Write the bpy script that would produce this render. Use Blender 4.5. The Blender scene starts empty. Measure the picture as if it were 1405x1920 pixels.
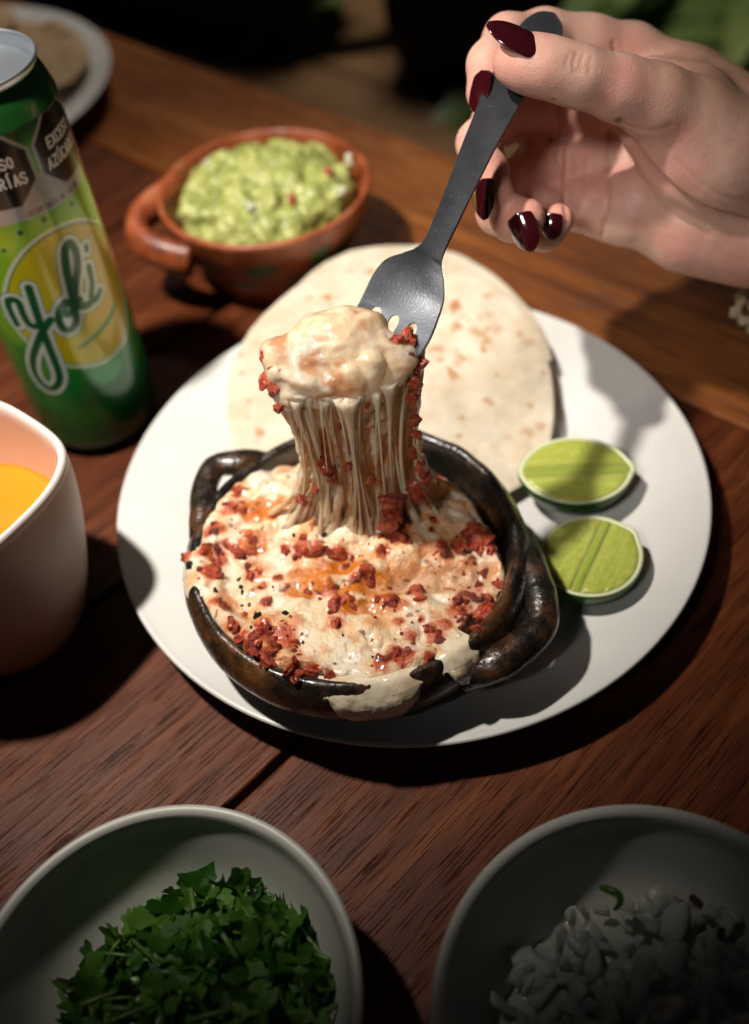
import bpy, bmesh, math, random
import numpy as np
import openvdb
from mathutils import Matrix, Vector

random.seed(7); rng = np.random.default_rng(7)
S = bpy.context.scene
COL = S.collection
R = math.radians

# ------------------------------------------------------------------ camera
FPX = 1867.0                                   # focal length in photo pixels (1405 x 1920)
CAM = np.array([-0.0155, -0.2790, 0.3300])
MR = np.array([[0.9924, -0.1234, 0.0], [-0.0941, -0.7563, 0.6474], [-0.0799, -0.6425, -0.7621]])
def orth(m):
    u, s, v = np.linalg.svd(m); return u @ v
MR = orth(MR)                                  # world = MR @ (right, down, forward)
cd = bpy.data.cameras.new('camera'); cam = bpy.data.objects.new('camera', cd); COL.objects.link(cam)
rot = Matrix(np.stack([MR[:, 0], -MR[:, 1], -MR[:, 2]], 1).tolist())
cam.matrix_world = Matrix.Translation(CAM.tolist()) @ rot.to_4x4()
cd.sensor_fit = 'VERTICAL'; cd.sensor_height = 36.0; cd.sensor_width = 36.0 * 1405 / 1920
cd.lens = 36.0 * FPX / 1920; cd.clip_start = 0.01; cd.clip_end = 60
cd.dof.use_dof = True; cd.dof.focus_distance = 0.326; cd.dof.aperture_fstop = 4.6
S.camera = cam

# ------------------------------------------------------------------ light
w = bpy.data.worlds.new('World'); S.world = w; w.use_nodes = True
w.node_tree.nodes['Background'].inputs[0].default_value = (0.78, 0.86, 1.0, 1)
w.node_tree.nodes['Background'].inputs[1].default_value = 0.007
def lamp(name, typ, loc, target, power, color, **kw):
    l = bpy.data.lights.new(name, typ); o = bpy.data.objects.new(name, l); COL.objects.link(o)
    l.energy = power; l.color = color
    for k, v in kw.items(): setattr(l, k, v)
    o.location = loc
    o.rotation_euler = (Vector(target) - Vector(loc)).to_track_quat('-Z', 'Y').to_euler()
    return o
lamp('spot_lamp', 'SPOT', (-0.235, 0.0, 0.62), (-0.075, 0.085, 0.0), 29, (1.0, 0.93, 0.84),
     spot_size=R(55), spot_blend=1.0, shadow_soft_size=0.014)
lamp('fill_spot', 'SPOT', (-0.26, -0.40, 0.62), (0.022, 0.002, 0.135), 12, (1.0, 0.95, 0.90),
     spot_size=R(24), spot_blend=1.0, shadow_soft_size=0.05)  # extra fill added to brighten the cheese pull and the hand
lamp('background_fill', 'SPOT', (0.15, 1.25, 1.40), (0.20, 1.25, -0.5), 80, (1.0, 0.93, 0.82),
     spot_size=R(84), spot_blend=0.7, shadow_soft_size=0.20)  # unseen light added to brighten the bench, plants and back plate

S.view_settings.view_transform = 'Standard'; S.view_settings.look = 'None'
S.view_settings.exposure = 0.0; S.view_settings.gamma = 1.0
S.render.engine = 'CYCLES'
S.cycles.max_bounces = 8; S.cycles.use_denoising = True
S.cycles.sample_clamp_indirect = 4.0

# ------------------------------------------------------------------ helpers
def ray(x, y): return MR @ np.array([(x - 702.5) / FPX, (y - 960) / FPX, 1.0])
def AZ(x, y, z):
    d = ray(x, y); return CAM + d * ((z - CAM[2]) / d[2])
def AD(x, y, dep): return CAM + ray(x, y) * dep
def projv(P):
    c = (np.asarray(P, float) - CAM) @ MR
    return 702.5 + FPX * c[:, 0] / c[:, 2], 960 + FPX * c[:, 1] / c[:, 2], c[:, 2]

def thing(name, label, cat, loc=(0, 0, 0), group=None):
    o = bpy.data.objects.new(name, None); COL.objects.link(o); o.empty_display_size = 0.01
    o.location = loc; o['label'] = label; o['category'] = cat
    if group: o['group'] = group
    return o
def rootloc(p):
    if p is None: return np.zeros(3)
    q = p
    while q.parent: q = q.parent
    return np.array(q.location)
def link(name, me, parent=None, mat=None, smooth=True):
    o = bpy.data.objects.new(name, me); COL.objects.link(o); o.parent = parent
    if mat is not None and not me.materials: me.materials.append(mat)
    if smooth and len(me.polygons): me.polygons.foreach_set('use_smooth', np.ones(len(me.polygons), bool))
    return o
def mk(name, verts, faces, mat=None, parent=None, smooth=True):
    v = np.asarray(verts, float) - rootloc(parent)
    me = bpy.data.meshes.new(name)
    if isinstance(faces, np.ndarray):
        n = len(faces); k = faces.shape[1]
        me.vertices.add(len(v)); me.vertices.foreach_set('co', v.astype(np.float32).ravel())
        me.loops.add(n * k); me.loops.foreach_set('vertex_index', faces.astype(np.int32).ravel())
        me.polygons.add(n); me.polygons.foreach_set('loop_start', np.arange(0, n * k, k, dtype=np.int32))
        me.update(calc_edges=True)
    else:
        me.from_pydata(v.tolist(), [], faces)
    me.validate(); me.update()
    return link(name, me, parent, mat, smooth)
def addcol(o, rgba, name='Col'):
    a = o.data.color_attributes.new(name, 'FLOAT_COLOR', 'POINT')
    a.data.foreach_set('color', np.asarray(rgba, np.float32).ravel())
def place(o, loc, rot=(0, 0, 0), sc=1.0):
    p = np.array(loc) - rootloc(o.parent)
    o.location = p; o.rotation_euler = rot
    o.scale = (sc, sc, sc) if np.isscalar(sc) else sc
def lathe(prof, n=96, center=(0, 0, 0), mod=None, close=True):
    prof = np.asarray(prof, float); m = len(prof)
    a = np.linspace(0, 2 * np.pi, n, endpoint=False)
    rr = prof[:, 0][:, None] * np.ones(n); zz = prof[:, 1][:, None] * np.ones(n)
    if mod is not None: rr, zz = mod(rr, zz, a[None, :])
    V = np.stack([rr * np.cos(a), rr * np.sin(a), zz], -1).reshape(-1, 3) + np.asarray(center)
    i = np.arange(m - 1)[:, None]; j = np.arange(n)[None, :]; j2 = (j + 1) % n
    F = np.stack([i * n + j, i * n + j2, (i + 1) * n + j2, (i + 1) * n + j], -1).reshape(-1, 4)
    return V, F
def spline(pts, n):
    """Catmull-Rom through pts, n samples"""
    P = np.asarray(pts, float); P = np.vstack([2 * P[0] - P[1], P, 2 * P[-1] - P[-2]])
    t = np.linspace(0, len(P) - 3 - 1e-9, n); k = t.astype(int); u = (t - k)[:, None]
    a, b, c, d = P[k], P[k + 1], P[k + 2], P[k + 3]
    return 0.5 * (2 * b + (c - a) * u + (2 * a - 5 * b + 4 * c - d) * u ** 2 + (3 * b - a - 3 * c + d) * u ** 3)
def resample_profile(pts, n): return spline(pts, n)
def tube(path, rad, n=16, up=(0, 0, 1), flat=1.0, cap=True):
    path = np.asarray(path, float); m = len(path); rad = np.broadcast_to(np.asarray(rad, float), (m,))
    T = np.gradient(path, axis=0); T /= np.linalg.norm(T, axis=1)[:, None]
    U = np.asarray(up, float); A = np.cross(T, U); A /= np.linalg.norm(A, axis=1)[:, None] + 1e-9
    B = np.cross(A, T); a = np.linspace(0, 2 * np.pi, n, endpoint=False)
    V = path[:, None, :] + rad[:, None, None] * (np.cos(a)[None, :, None] * A[:, None, :] + flat * np.sin(a)[None, :, None] * B[:, None, :])
    V = V.reshape(-1, 3)
    i = np.arange(m - 1)[:, None]; j = np.arange(n)[None, :]; j2 = (j + 1) % n
    F = np.stack([i * n + j, i * n + j2, (i + 1) * n + j2, (i + 1) * n + j], -1).reshape(-1, 4).tolist()
    if cap: F += [list(range(n))[::-1], [(m - 1) * n + k for k in range(n)]]
    return V, F
# periodic value noise
_L = np.random.default_rng(3).random((32, 32, 32)).astype(np.float32) * 2 - 1
def vnoise(p):
    p = np.asarray(p, np.float32); f = np.floor(p); u = p - f; u = u * u * (3 - 2 * u); i = f.astype(np.int32) & 31; j = (i + 1) & 31
    x0, y0, z0 = i[..., 0], i[..., 1], i[..., 2]; x1, y1, z1 = j[..., 0], j[..., 1], j[..., 2]
    ux, uy, uz = u[..., 0], u[..., 1], u[..., 2]
    c = lambda a, b, t: a + (b - a) * t
    return c(c(c(_L[x0, y0, z0], _L[x1, y0, z0], ux), c(_L[x0, y1, z0], _L[x1, y1, z0], ux), uy),
             c(c(_L[x0, y0, z1], _L[x1, y0, z1], ux), c(_L[x0, y1, z1], _L[x1, y1, z1], ux), uy), uz)
_RM = np.linalg.qr(np.random.default_rng(5).normal(size=(3, 3)))[0].astype(np.float32)
def fbm(p, oct=4, gain=0.5, rot=True):
    p = np.asarray(p, np.float32); s = 0; a = 1.0
    if rot: p = p @ _RM
    for k in range(oct):
        s = s + a * vnoise(p * (2.03 ** k) + 7.3 * k); a *= gain
        if rot: p = p @ _RM
    return s
def sstep(a, b, x):
    t = np.clip((x - a) / (b - a), 0, 1); return t * t * (3 - 2 * t)
# signed-distance modelling on a voxel grid
class Field:
    def __init__(s, lo, hi, vox):
        s.lo = np.asarray(lo, float); s.vox = vox
        s.n = np.ceil((np.asarray(hi) - s.lo) / vox).astype(int) + 1
        s.f = np.full(s.n, 0.02, np.float32)
    def box(s, lo, hi):
        a = np.clip(np.floor((lo - s.lo) / s.vox).astype(int), 0, s.n); b = np.clip(np.ceil((hi - s.lo) / s.vox).astype(int) + 1, 0, s.n)
        if np.any(b <= a): return None, None
        g = [s.lo[k] + s.vox * np.arange(a[k], b[k], dtype=np.float32) for k in range(3)]
        return tuple(slice(a[k], b[k]) for k in range(3)), (g[0][:, None, None].astype(np.float32), g[1][None, :, None].astype(np.float32), g[2][None, None, :].astype(np.float32))
    def put(s, sl, d, k):
        a = s.f[sl]
        if k > 0:
            h = np.maximum(k - np.abs(a - d), 0) / k; s.f[sl] = np.minimum(a, d) - h * h * k * 0.25
        else: s.f[sl] = np.minimum(a, d)
    def cone(s, a, b, ra, rb, k=0.003):
        a = np.asarray(a, float); b = np.asarray(b, float); m = max(ra, rb) + k * 1.2 + 2 * s.vox
        sl, g = s.box(np.minimum(a, b) - m, np.maximum(a, b) + m)
        if sl is None: return
        ab = b - a; L = (ab @ ab) + 1e-12
        dx, dy, dz = g[0] - a[0], g[1] - a[1], g[2] - a[2]
        t = np.clip((dx * ab[0] + dy * ab[1] + dz * ab[2]) / L, 0, 1)
        d = np.sqrt((dx - t * ab[0]) ** 2 + (dy - t * ab[1]) ** 2 + (dz - t * ab[2]) ** 2) - (ra + (rb - ra) * t)
        s.put(sl, d.astype(np.float32), k)
    def chain(s, P, rad, k=0.003):
        for i in range(len(P) - 1): s.cone(P[i], P[i + 1], rad[i], rad[i + 1], k)
    def ball(s, c, r, k=0.003, sc=(1, 1, 1), noise=0.0, nf=300.):
        c = np.asarray(c, float); sc = np.asarray(sc, float); m = r * sc.max() + k * 1.2 + 2 * s.vox + noise
        sl, g = s.box(c - m, c + m)
        if sl is None: return
        d = (np.sqrt(((g[0] - c[0]) / sc[0]) ** 2 + ((g[1] - c[1]) / sc[1]) ** 2 + ((g[2] - c[2]) / sc[2]) ** 2) - r) * sc.min()
        s.put(sl, d.astype(np.float32), k)
    def coords(s):
        return np.stack(np.meshgrid(*[s.lo[k] + s.vox * np.arange(s.n[k]) for k in range(3)], indexing='ij'), -1).astype(np.float32)
    def mesh(s, name, mat, parent, keep=True):
        g = openvdb.FloatGrid(0.02); g.copyFromArray(np.ascontiguousarray(s.f)); P, Q = g.convertToQuads(0.0)
        P = np.asarray(P, float) * s.vox + s.lo; Q = np.asarray(Q).astype(int)
        o = mk(name, P, Q, mat, parent)
        # make the normals point outwards
        c = P[Q]; nrm = np.cross(c[:, 2] - c[:, 0], c[:, 3] - c[:, 1]); ctr = c.mean(1)
        vol = (ctr * nrm).sum()
        if vol < 0: o.data.flip_normals()
        return o, P
def vnormals(o):
    n = np.zeros(len(o.data.vertices) * 3, np.float32); o.data.vertices.foreach_get('normal', n) if False else None
    o.data.vertex_normals.foreach_get('vector', n); return n.reshape(-1, 3)
def setverts(o, V):
    o.data.vertices.foreach_set('co', (np.asarray(V) - rootloc(o.parent)).astype(np.float32).ravel()); o.data.update()

# ------------------------------------------------------------------ materials
class N:
    def __init__(s, name):
        s.m = bpy.data.materials.new(name); s.m.use_nodes = True; s.t = s.m.node_tree; s.b = s.t.nodes['Principled BSDF']; s.out = s.t.nodes['Material Output']
        s._co = None
    def n(s, typ, **kw):
        x = s.t.nodes.new(typ)
        for k, v in kw.items(): setattr(x, k, v)
        return x
    def l(s, a, b): s.t.links.new(a, b)
    def co(s, kind='Object'):
        if s._co is None: s._co = s.n('ShaderNodeTexCoord')
        return s._co.outputs[kind]
    def map(s, scale=(1, 1, 1), rnd=False, kind='Object'):
        mp = s.n('ShaderNodeMapping'); mp.inputs['Scale'].default_value = scale; s.l(s.co(kind), mp.inputs['Vector'])
        if rnd:
            oi = s.n('ShaderNodeObjectInfo'); mu = s.n('ShaderNodeMath', operation='MULTIPLY'); mu.inputs[1].default_value = 13.7
            s.l(oi.outputs['Random'], mu.inputs[0]); s.l(mu.outputs[0], mp.inputs['Location'])
        return mp.outputs[0]
    def noise(s, vec, scale=5., detail=4., rough=0.5, dist=0.):
        x = s.n('ShaderNodeTexNoise'); x.inputs['Scale'].default_value = scale; x.inputs['Detail'].default_value = detail
        x.inputs['Roughness'].default_value = rough; x.inputs['Distortion'].default_value = dist; s.l(vec, x.inputs['Vector']); return x.outputs[0]
    def voro(s, vec, scale=5., feature='F1'):
        x = s.n('ShaderNodeTexVoronoi', feature=feature); x.inputs['Scale'].default_value = scale; s.l(vec, x.inputs['Vector']); return x.outputs['Distance']
    def ramp(s, fac, stops):
        x = s.n('ShaderNodeValToRGB'); e = x.color_ramp.elements
        while len(e) < len(stops): e.new(0.5)
        for k, (p, c) in enumerate(stops):
            e[k].position = p; e[k].color = tuple(c) + (1,) if not np.isscalar(c) else (c, c, c, 1)
        s.l(fac, x.inputs[0]); return x.outputs[0]
    def mix(s, fac, a, b, mode='MIX'):
        x = s.n('ShaderNodeMix', data_type='RGBA', blend_type=mode)
        for sock, v in ((x.inputs[0], fac), (x.inputs[6], a), (x.inputs[7], b)):
            if isinstance(v, (int, float)): sock.default_value = v
            elif isinstance(v, tuple): sock.default_value = v + (1,)
            else: s.l(v, sock)
        return x.outputs[2]
    def math(s, op, a, b=0.0):
        x = s.n('ShaderNodeMath', operation=op)
        for sock, v in ((x.inputs[0], a), (x.inputs[1], b)):
            if isinstance(v, (int, float)): sock.default_value = v
            else: s.l(v, sock)
        return x.outputs[0]
    def set(s, **kw):
        al = dict(color='Base Color', rough='Roughness', metal='Metallic', spec='Specular IOR Level', coat='Coat Weight', coatr='Coat Roughness',
                  sss='Subsurface Weight', sssr='Subsurface Radius', ssss='Subsurface Scale', trans='Transmission Weight', ior='IOR', sheen='Sheen Weight', alpha='Alpha', aniso='Anisotropic')
        for k, v in kw.items():
            sock = s.b.inputs[al[k]]
            if isinstance(v, (int, float)): sock.default_value = v
            elif isinstance(v, tuple): sock.default_value = v + (1,) if (len(v) == 3 and k == 'color') else v
            else: s.l(v, sock)
        return s
    def bump(s, h, strength=0.3, dist=0.001):
        x = s.n('ShaderNodeBump'); x.inputs['Strength'].default_value = strength; x.inputs['Distance'].default_value = dist
        s.l(h, x.inputs['Height']); s.l(x.outputs[0], s.b.inputs['Normal']); return s
    def attr(s, name='Col'):
        x = s.n('ShaderNodeAttribute'); x.attribute_name = name; return x
M = {}
def m_wood(name, tint):
    k = N(name); d, mid, hi = tint
    v = k.map((1, 1, 1), rnd=True)
    vs = k.map((7, 120, 120), rnd=True); vp = k.map((45, 1300, 300), rnd=True)
    big = k.noise(k.map((5, 22, 5), rnd=True), 1.0, 3, 0.55, 0.6)
    grain = k.noise(vs, 1.0, 6, 0.65, 0.8)
    fine = k.noise(k.map((30, 700, 300), rnd=True), 1.0, 4, 0.7)
    pores = k.noise(vp, 1.0, 2, 0.5)
    pm = k.ramp(pores, [(0.0, 1), (0.33, 1), (0.43, 0), (1.0, 0)])
    c = k.ramp(k.math('ADD', k.math('MULTIPLY', grain, 0.65), k.math('MULTIPLY', big, 0.35)), [(0.30, d), (0.5, mid), (0.68, hi)])
    c = k.mix(k.math('MULTIPLY', fine, 0.5), c, (0.55, 0.42, 0.36), 'MULTIPLY')
    c = k.mix(k.math('MULTIPLY', pm, 0.85), c, tuple(x * 0.22 for x in d))
    specks = k.ramp(k.noise(v, 900., 1, 0.5), [(0.0, 0), (0.74, 0), (0.80, 1)])
    c = k.mix(k.math('MULTIPLY', specks, 0.12), c, (0.5, 0.42, 0.36))
    k.set(color=c, rough=k.ramp(big, [(0.3, 0.38), (0.7, 0.54)]), spec=0.22)
    h = k.math('ADD', k.math('MULTIPLY', pm, -1.0), k.math('MULTIPLY', fine, 0.7))
    return k.bump(h, 0.55, 0.0006).m
M['wood'] = m_wood('wood_red', ((0.036, 0.0080, 0.0028), (0.105, 0.0255, 0.0072), (0.205, 0.062, 0.0180)))
M['wood2'] = m_wood('wood_orange', ((0.085, 0.022, 0.005), (0.22, 0.068, 0.013), (0.34, 0.125, 0.024)))
def m_simple(name, color, rough=0.5, **kw):
    return N(name).set(color=color, rough=rough, **kw).m
def m_ceramic(name, a, b, rough=0.25):
    k = N(name); c = k.mix(k.ramp(k.noise(k.co(), 40, 5), [(0.4, 0), (0.7, 1)]), a, b)
    k.set(color=c, rough=k.ramp(k.noise(k.co(), 25, 3), [(0.3, rough), (0.7, rough + 0.12)]), spec=0.5)
    return k.bump(k.noise(k.co(), 160, 3), 0.06, 0.001).m
M['plate'] = m_ceramic('plate_glaze', (0.68, 0.665, 0.635), (0.64, 0.625, 0.595), 0.28)
M['bowl'] = m_ceramic('bowl_glaze', (0.66, 0.65, 0.58), (0.60, 0.59, 0.52), 0.32)
M['cup'] = m_ceramic('cup_glaze', (0.72, 0.63, 0.58), (0.68, 0.58, 0.53), 0.38)
M['cupout'] = m_ceramic('cup_outside', (0.44, 0.325, 0.26), (0.39, 0.28, 0.22), 0.45)  # tan outer wall, darkened so its colour carries the shade there
def m_clay():
    k = N('burnt_clay')
    n1 = k.noise(k.co(), 38, 6, 0.62, 0.4); n2 = k.noise(k.co(), 190, 5, 0.7); n3 = k.noise(k.co(), 600, 3)
    f = k.math('ADD', k.math('MULTIPLY', n1, 0.72), k.math('MULTIPLY', n2, 0.28))
    c = k.ramp(f, [(0.40, (0.006, 0.0055, 0.005)), (0.50, (0.018, 0.012, 0.008)), (0.57, (0.075, 0.03, 0.010)), (0.70, (0.17, 0.07, 0.018))])
    k.set(color=c, rough=k.ramp(n2, [(0.35, 0.16), (0.65, 0.48)]), spec=0.6, coat=0.35, coatr=0.18)
    return k.bump(k.math('ADD', n3, k.math('MULTIPLY', n2, 1.2)), 0.35, 0.0009).m
M['clay'] = m_clay()
def m_terra():
    k = N('terracotta'); n1 = k.noise(k.co(), 60, 5, 0.6)
    c = k.ramp(n1, [(0.32, (0.12, 0.026, 0.008)), (0.5, (0.29, 0.064, 0.018)), (0.72, (0.40, 0.14, 0.06))])
    return k.set(color=c, rough=0.45, coat=0.1, coatr=0.2).bump(k.math('ADD', n1, k.noise(k.co(), 300, 4)), 0.35, 0.0012).m
M['terra'] = m_terra()
M['leafpaint'] = m_simple('green_brush_paint', (0.045, 0.085, 0.022), 0.35)
def m_cheese(name, streak=False, bs=1.0):
    k = N(name); a = k.attr()
    n = k.noise(k.co(), 900, 4, 0.6) if not streak else k.noise(k.map((900, 900, 90)), 1.0, 4, 0.6)
    n2 = k.noise(k.co(), 260, 4, 0.6) if not streak else k.noise(k.map((420, 420, 30)), 1.0, 4, 0.6, 0.5)
    c = k.mix(k.ramp(n2, [(0.35, 0.0), (0.65, 0.4)]), a.outputs['Color'], (0.80, 0.62, 0.42), 'MULTIPLY')
    rough = k.math('SUBTRACT', 0.30, k.math('MULTIPLY', a.outputs['Alpha'], 0.22))
    k.set(color=c, rough=k.math('ADD', rough, k.math('MULTIPLY', n, 0.10)), spec=0.55, sss=0.28 if not streak else 0.55, ssss=0.0022 if not streak else 0.0035, sssr=(1.0, 0.55, 0.25), coat=0.4, coatr=0.10)
    n3 = k.noise(k.co(), 120, 5, 0.65)
    k.bump(k.math('ADD', k.math('ADD', n, n2), k.math('MULTIPLY', n3, 1.5)), 0.6 * bs if not streak else 0.35, 0.0010 if not streak else 0.0006)
    if streak:
        tr = k.n('ShaderNodeBsdfTranslucent'); k.l(c, tr.inputs[0]); mx = k.n('ShaderNodeMixShader'); mx.inputs[0].default_value = 0.40
        k.l(k.b.outputs[0], mx.inputs[1]); k.l(tr.outputs[0], mx.inputs[2]); k.l(mx.outputs[0], k.out.inputs[0])
    return k.m
M['cheese'] = m_cheese('melted_cheese'); M['pull'] = m_cheese('stretched_cheese', True); M['run'] = m_cheese('runny_cheese', False, 0.25)
def m_chorizo():
    k = N('chorizo'); v = k.map((1, 1, 1), rnd=True)
    n = k.noise(v, 1.6, 5, 0.65); oi = k.n('ShaderNodeObjectInfo')
    c = k.ramp(n, [(0.30, (0.06, 0.006, 0.003)), (0.42, (0.29, 0.022, 0.006)), (0.58, (0.50, 0.066, 0.013)), (0.74, (0.68, 0.20, 0.04))])
    c = k.mix(k.ramp(oi.outputs['Random'], [(0.0, 0.8), (0.4, 0.0), (1.0, 0.0)]), c, (0.06, 0.008, 0.004))
    k.set(color=c, rough=k.ramp(k.noise(v, 3, 3), [(0.35, 0.08), (0.7, 0.30)]), spec=0.7, sss=0.0, ssss=0.002, sssr=(1, .2, .1), coat=0.5, coatr=0.08)
    return k.bump(k.math('ADD', n, k.noise(v, 6, 5, 0.7)), 0.8, 0.0010).m
M['chorizo'] = m_chorizo()
M['char'] = N('charred').set(color=(0.006, 0.006, 0.004), rough=0.22).m
def m_tortilla():
    k = N('flour_tortilla'); a = k.attr()
    n = k.noise(k.co(), 70, 5, 0.6); n2 = k.noise(k.co(), 420, 4, 0.6)
    c = k.mix(k.ramp(n, [(0.38, 0), (0.70, 0.55)]), a.outputs['Color'], (0.72, 0.58, 0.40), 'MULTIPLY')
    k.set(color=c, rough=0.72, spec=0.3, sss=0.25, ssss=0.003, sssr=(1, .7, .45))
    return k.bump(k.math('ADD', n2, k.math('MULTIPLY', n, 2.0)), 0.35, 0.0012).m
M['tortilla'] = m_tortilla()
def m_fork():
    k = N('black_steel'); n = k.noise(k.co(), 1400, 3, 0.6); n2 = k.noise(k.co(), 120, 3)
    sp = k.ramp(n, [(0.0, 0), (0.62, 0), (0.74, 1)])
    c = k.mix(k.math('MULTIPLY', sp, 0.5), (0.075, 0.08, 0.09), (0.35, 0.37, 0.40))
    return k.set(color=c, metal=0.75, rough=k.ramp(n2, [(0.3, 0.36), (0.7, 0.50)]), spec=0.5).bump(n, 0.25, 0.0003).m
M['fork'] = m_fork()
def m_skin():
    k = N('skin'); a = k.attr(); n = k.noise(k.co(), 120, 5, 0.6); n2 = k.voro(k.co(), 1300); n3 = k.noise(k.map((500, 260, 700)), 1.0, 5, 0.6)
    c = k.mix(k.ramp(n, [(0.35, 0), (0.7, 0.30)]), a.outputs['Color'], (0.62, 0.36, 0.28), 'MULTIPLY')
    k.set(color=c, rough=k.ramp(n3, [(0.3, 0.40), (0.7, 0.58)]), spec=0.42, sss=0.30, ssss=0.0035, sssr=(1.0, 0.32, 0.18))
    return k.bump(k.math('ADD', k.math('MULTIPLY', n2, 0.7), k.math('MULTIPLY', n3, 1.0)), 0.28, 0.0004).m
M['skin'] = m_skin()
M['nail'] = m_simple('burgundy_polish', (0.030, 0.0022, 0.0045), 0.12, spec=0.6, coat=1.0, coatr=0.03)
def m_rind():
    k = N('lime_rind'); n = k.noise(k.co(), 180, 4)
    c = k.ramp(n, [(0.3, (0.012, 0.055, 0.004)), (0.7, (0.035, 0.12, 0.008))])
    return k.set(color=c, rough=0.32, spec=0.5).bump(k.voro(k.co(), 900), 0.3, 0.0005).m
M['rind'] = m_rind()
M['membrane'] = m_simple('lime_membrane', (0.46, 0.52, 0.15), 0.3, sss=0.4, ssss=0.003, sssr=(.7, 1, .4))
M['pith'] = m_simple('lime_pith', (0.64, 0.70, 0.42), 0.4, sss=0.4, ssss=0.003, sssr=(.7, 1, .4))
def m_flesh():
    k = N('lime_flesh'); n = k.noise(k.map((260, 620, 400)), 1.0, 4, 0.6, 1.2)
    c = k.ramp(n, [(0.3, (0.36, 0.40, 0.060)), (0.55, (0.43, 0.47, 0.090)), (0.75, (0.54, 0.57, 0.17))])
    return k.set(color=c, rough=0.14, spec=0.6, sss=0.55, ssss=0.005, sssr=(.8, 1, .25), coat=0.5, coatr=0.05).bump(k.math('ADD', n, k.noise(k.co(), 1200, 2)), 0.5, 0.0005).m
M['flesh'] = m_flesh()
M['core'] = N('lime_core').set(color=(0.31, 0.37, 0.055), rough=0.2, sss=0.5, ssss=0.004, sssr=(.8, 1, .25), coat=.4).m
def m_can():
    k = N('printed_can'); a = k.attr(); k.set(color=a.outputs['Color'], metal=0.12, rough=0.22, spec=0.5, coat=0.5, coatr=0.08)
    return k.bump(k.noise(k.co(), 14, 2), 0.03, 0.001).m
M['can'] = m_can()
M['alu'] = N('aluminium').set(color=(0.42, 0.46, 0.50), metal=0.9, rough=0.38).m
def m_guac():
    k = N('guacamole'); n = k.noise(k.co(), 110, 5, 0.65); n2 = k.noise(k.co(), 60, 2)
    c = k.ramp(n, [(0.30, (0.10, 0.13, 0.03)), (0.46, (0.29, 0.32, 0.08)), (0.60, (0.44, 0.46, 0.15)), (0.75, (0.60, 0.58, 0.30))])
    return k.set(color=c, rough=0.34, spec=0.5, sss=0.25, ssss=0.004, sssr=(.8, 1, .3)).bump(k.noise(k.co(), 300, 4), 0.5, 0.0015).m
M['guac'] = m_guac()
M['salsa'] = N('orange_salsa').set(color=(0.80, 0.25, 0.014), rough=0.16, spec=0.5, sss=0.3, ssss=0.006, sssr=(1, .5, .1)).m
def m_leaf(name, a, b, rough=0.38):
    k = N(name); oi = k.n('ShaderNodeObjectInfo'); v = k.noise(k.map((1, 1, 1), rnd=True), 320, 4)
    c = k.mix(oi.outputs['Random'], a, b); c = k.mix(k.ramp(v, [(0.4, 0.0), (0.7, 0.5)]), c, tuple(x * 0.5 for x in a))
    k.set(color=c, rough=rough, spec=0.5)
    tr = k.n('ShaderNodeBsdfTranslucent'); k.l(c, tr.inputs[0]); mx = k.n('ShaderNodeMixShader'); mx.inputs[0].default_value = 0.25
    k.l(k.b.outputs[0], mx.inputs[1]); k.l(tr.outputs[0], mx.inputs[2]); k.l(mx.outputs[0], k.out.inputs[0])
    return k.bump(v, 0.3, 0.0004).m
M['cilantro'] = m_leaf('cilantro', (0.028, 0.13, 0.012), (0.15, 0.33, 0.04), 0.28)
M['plantleaf'] = m_leaf('plant_leaf', (0.07, 0.13, 0.025), (0.26, 0.32, 0.10), 0.5)
def m_onion():
    k = N('onion'); oi = k.n('ShaderNodeObjectInfo'); n = k.noise(k.map((300, 900, 300), rnd=True), 1.0, 3)
    c = k.mix(oi.outputs['Random'], (0.66, 0.68, 0.60), (0.76, 0.76, 0.72)); c = k.mix(k.ramp(n, [(0.45, 0.), (0.75, 0.35)]), c, (0.50, 0.56, 0.32))
    k.set(color=c, rough=0.20, spec=0.5, sss=0.6, ssss=0.006, sssr=(1, 1, .85)).bump(n, 0.15, 0.0005)
    tr = k.n('ShaderNodeBsdfTranslucent'); k.l(c, tr.inputs[0]); mx = k.n('ShaderNodeMixShader'); mx.inputs[0].default_value = 0.35
    k.l(k.b.outputs[0], mx.inputs[1]); k.l(tr.outputs[0], mx.inputs[2]); k.l(mx.outputs[0], k.out.inputs[0]); return k.m
M['onion'] = m_onion()
M['dark'] = m_simple('black_fabric', (0.012, 0.012, 0.014), 0.8)
M['bench'] = m_wood('bench_wood', ((0.08, 0.045, 0.022), (0.17, 0.095, 0.045), (0.25, 0.15, 0.07)))
M['floor'] = m_ceramic('floor_concrete', (0.05, 0.042, 0.036), (0.035, 0.03, 0.026), 0.6)
M['crust'] = N('toasted_tortilla'); _k = M['crust']; _n = _k.noise(_k.co(), 55, 5, 0.6)
_k.set(color=_k.ramp(_n, [(0.35, (0.42, 0.24, 0.10)), (0.55, (0.52, 0.36, 0.20)), (0.72, (0.22, 0.08, 0.022))]), rough=0.6).bump(_n, 0.3, 0.002); M['crust'] = _k.m
M['dried'] = m_simple('dried_flower', (0.42, 0.34, 0.22), 0.8)

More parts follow.
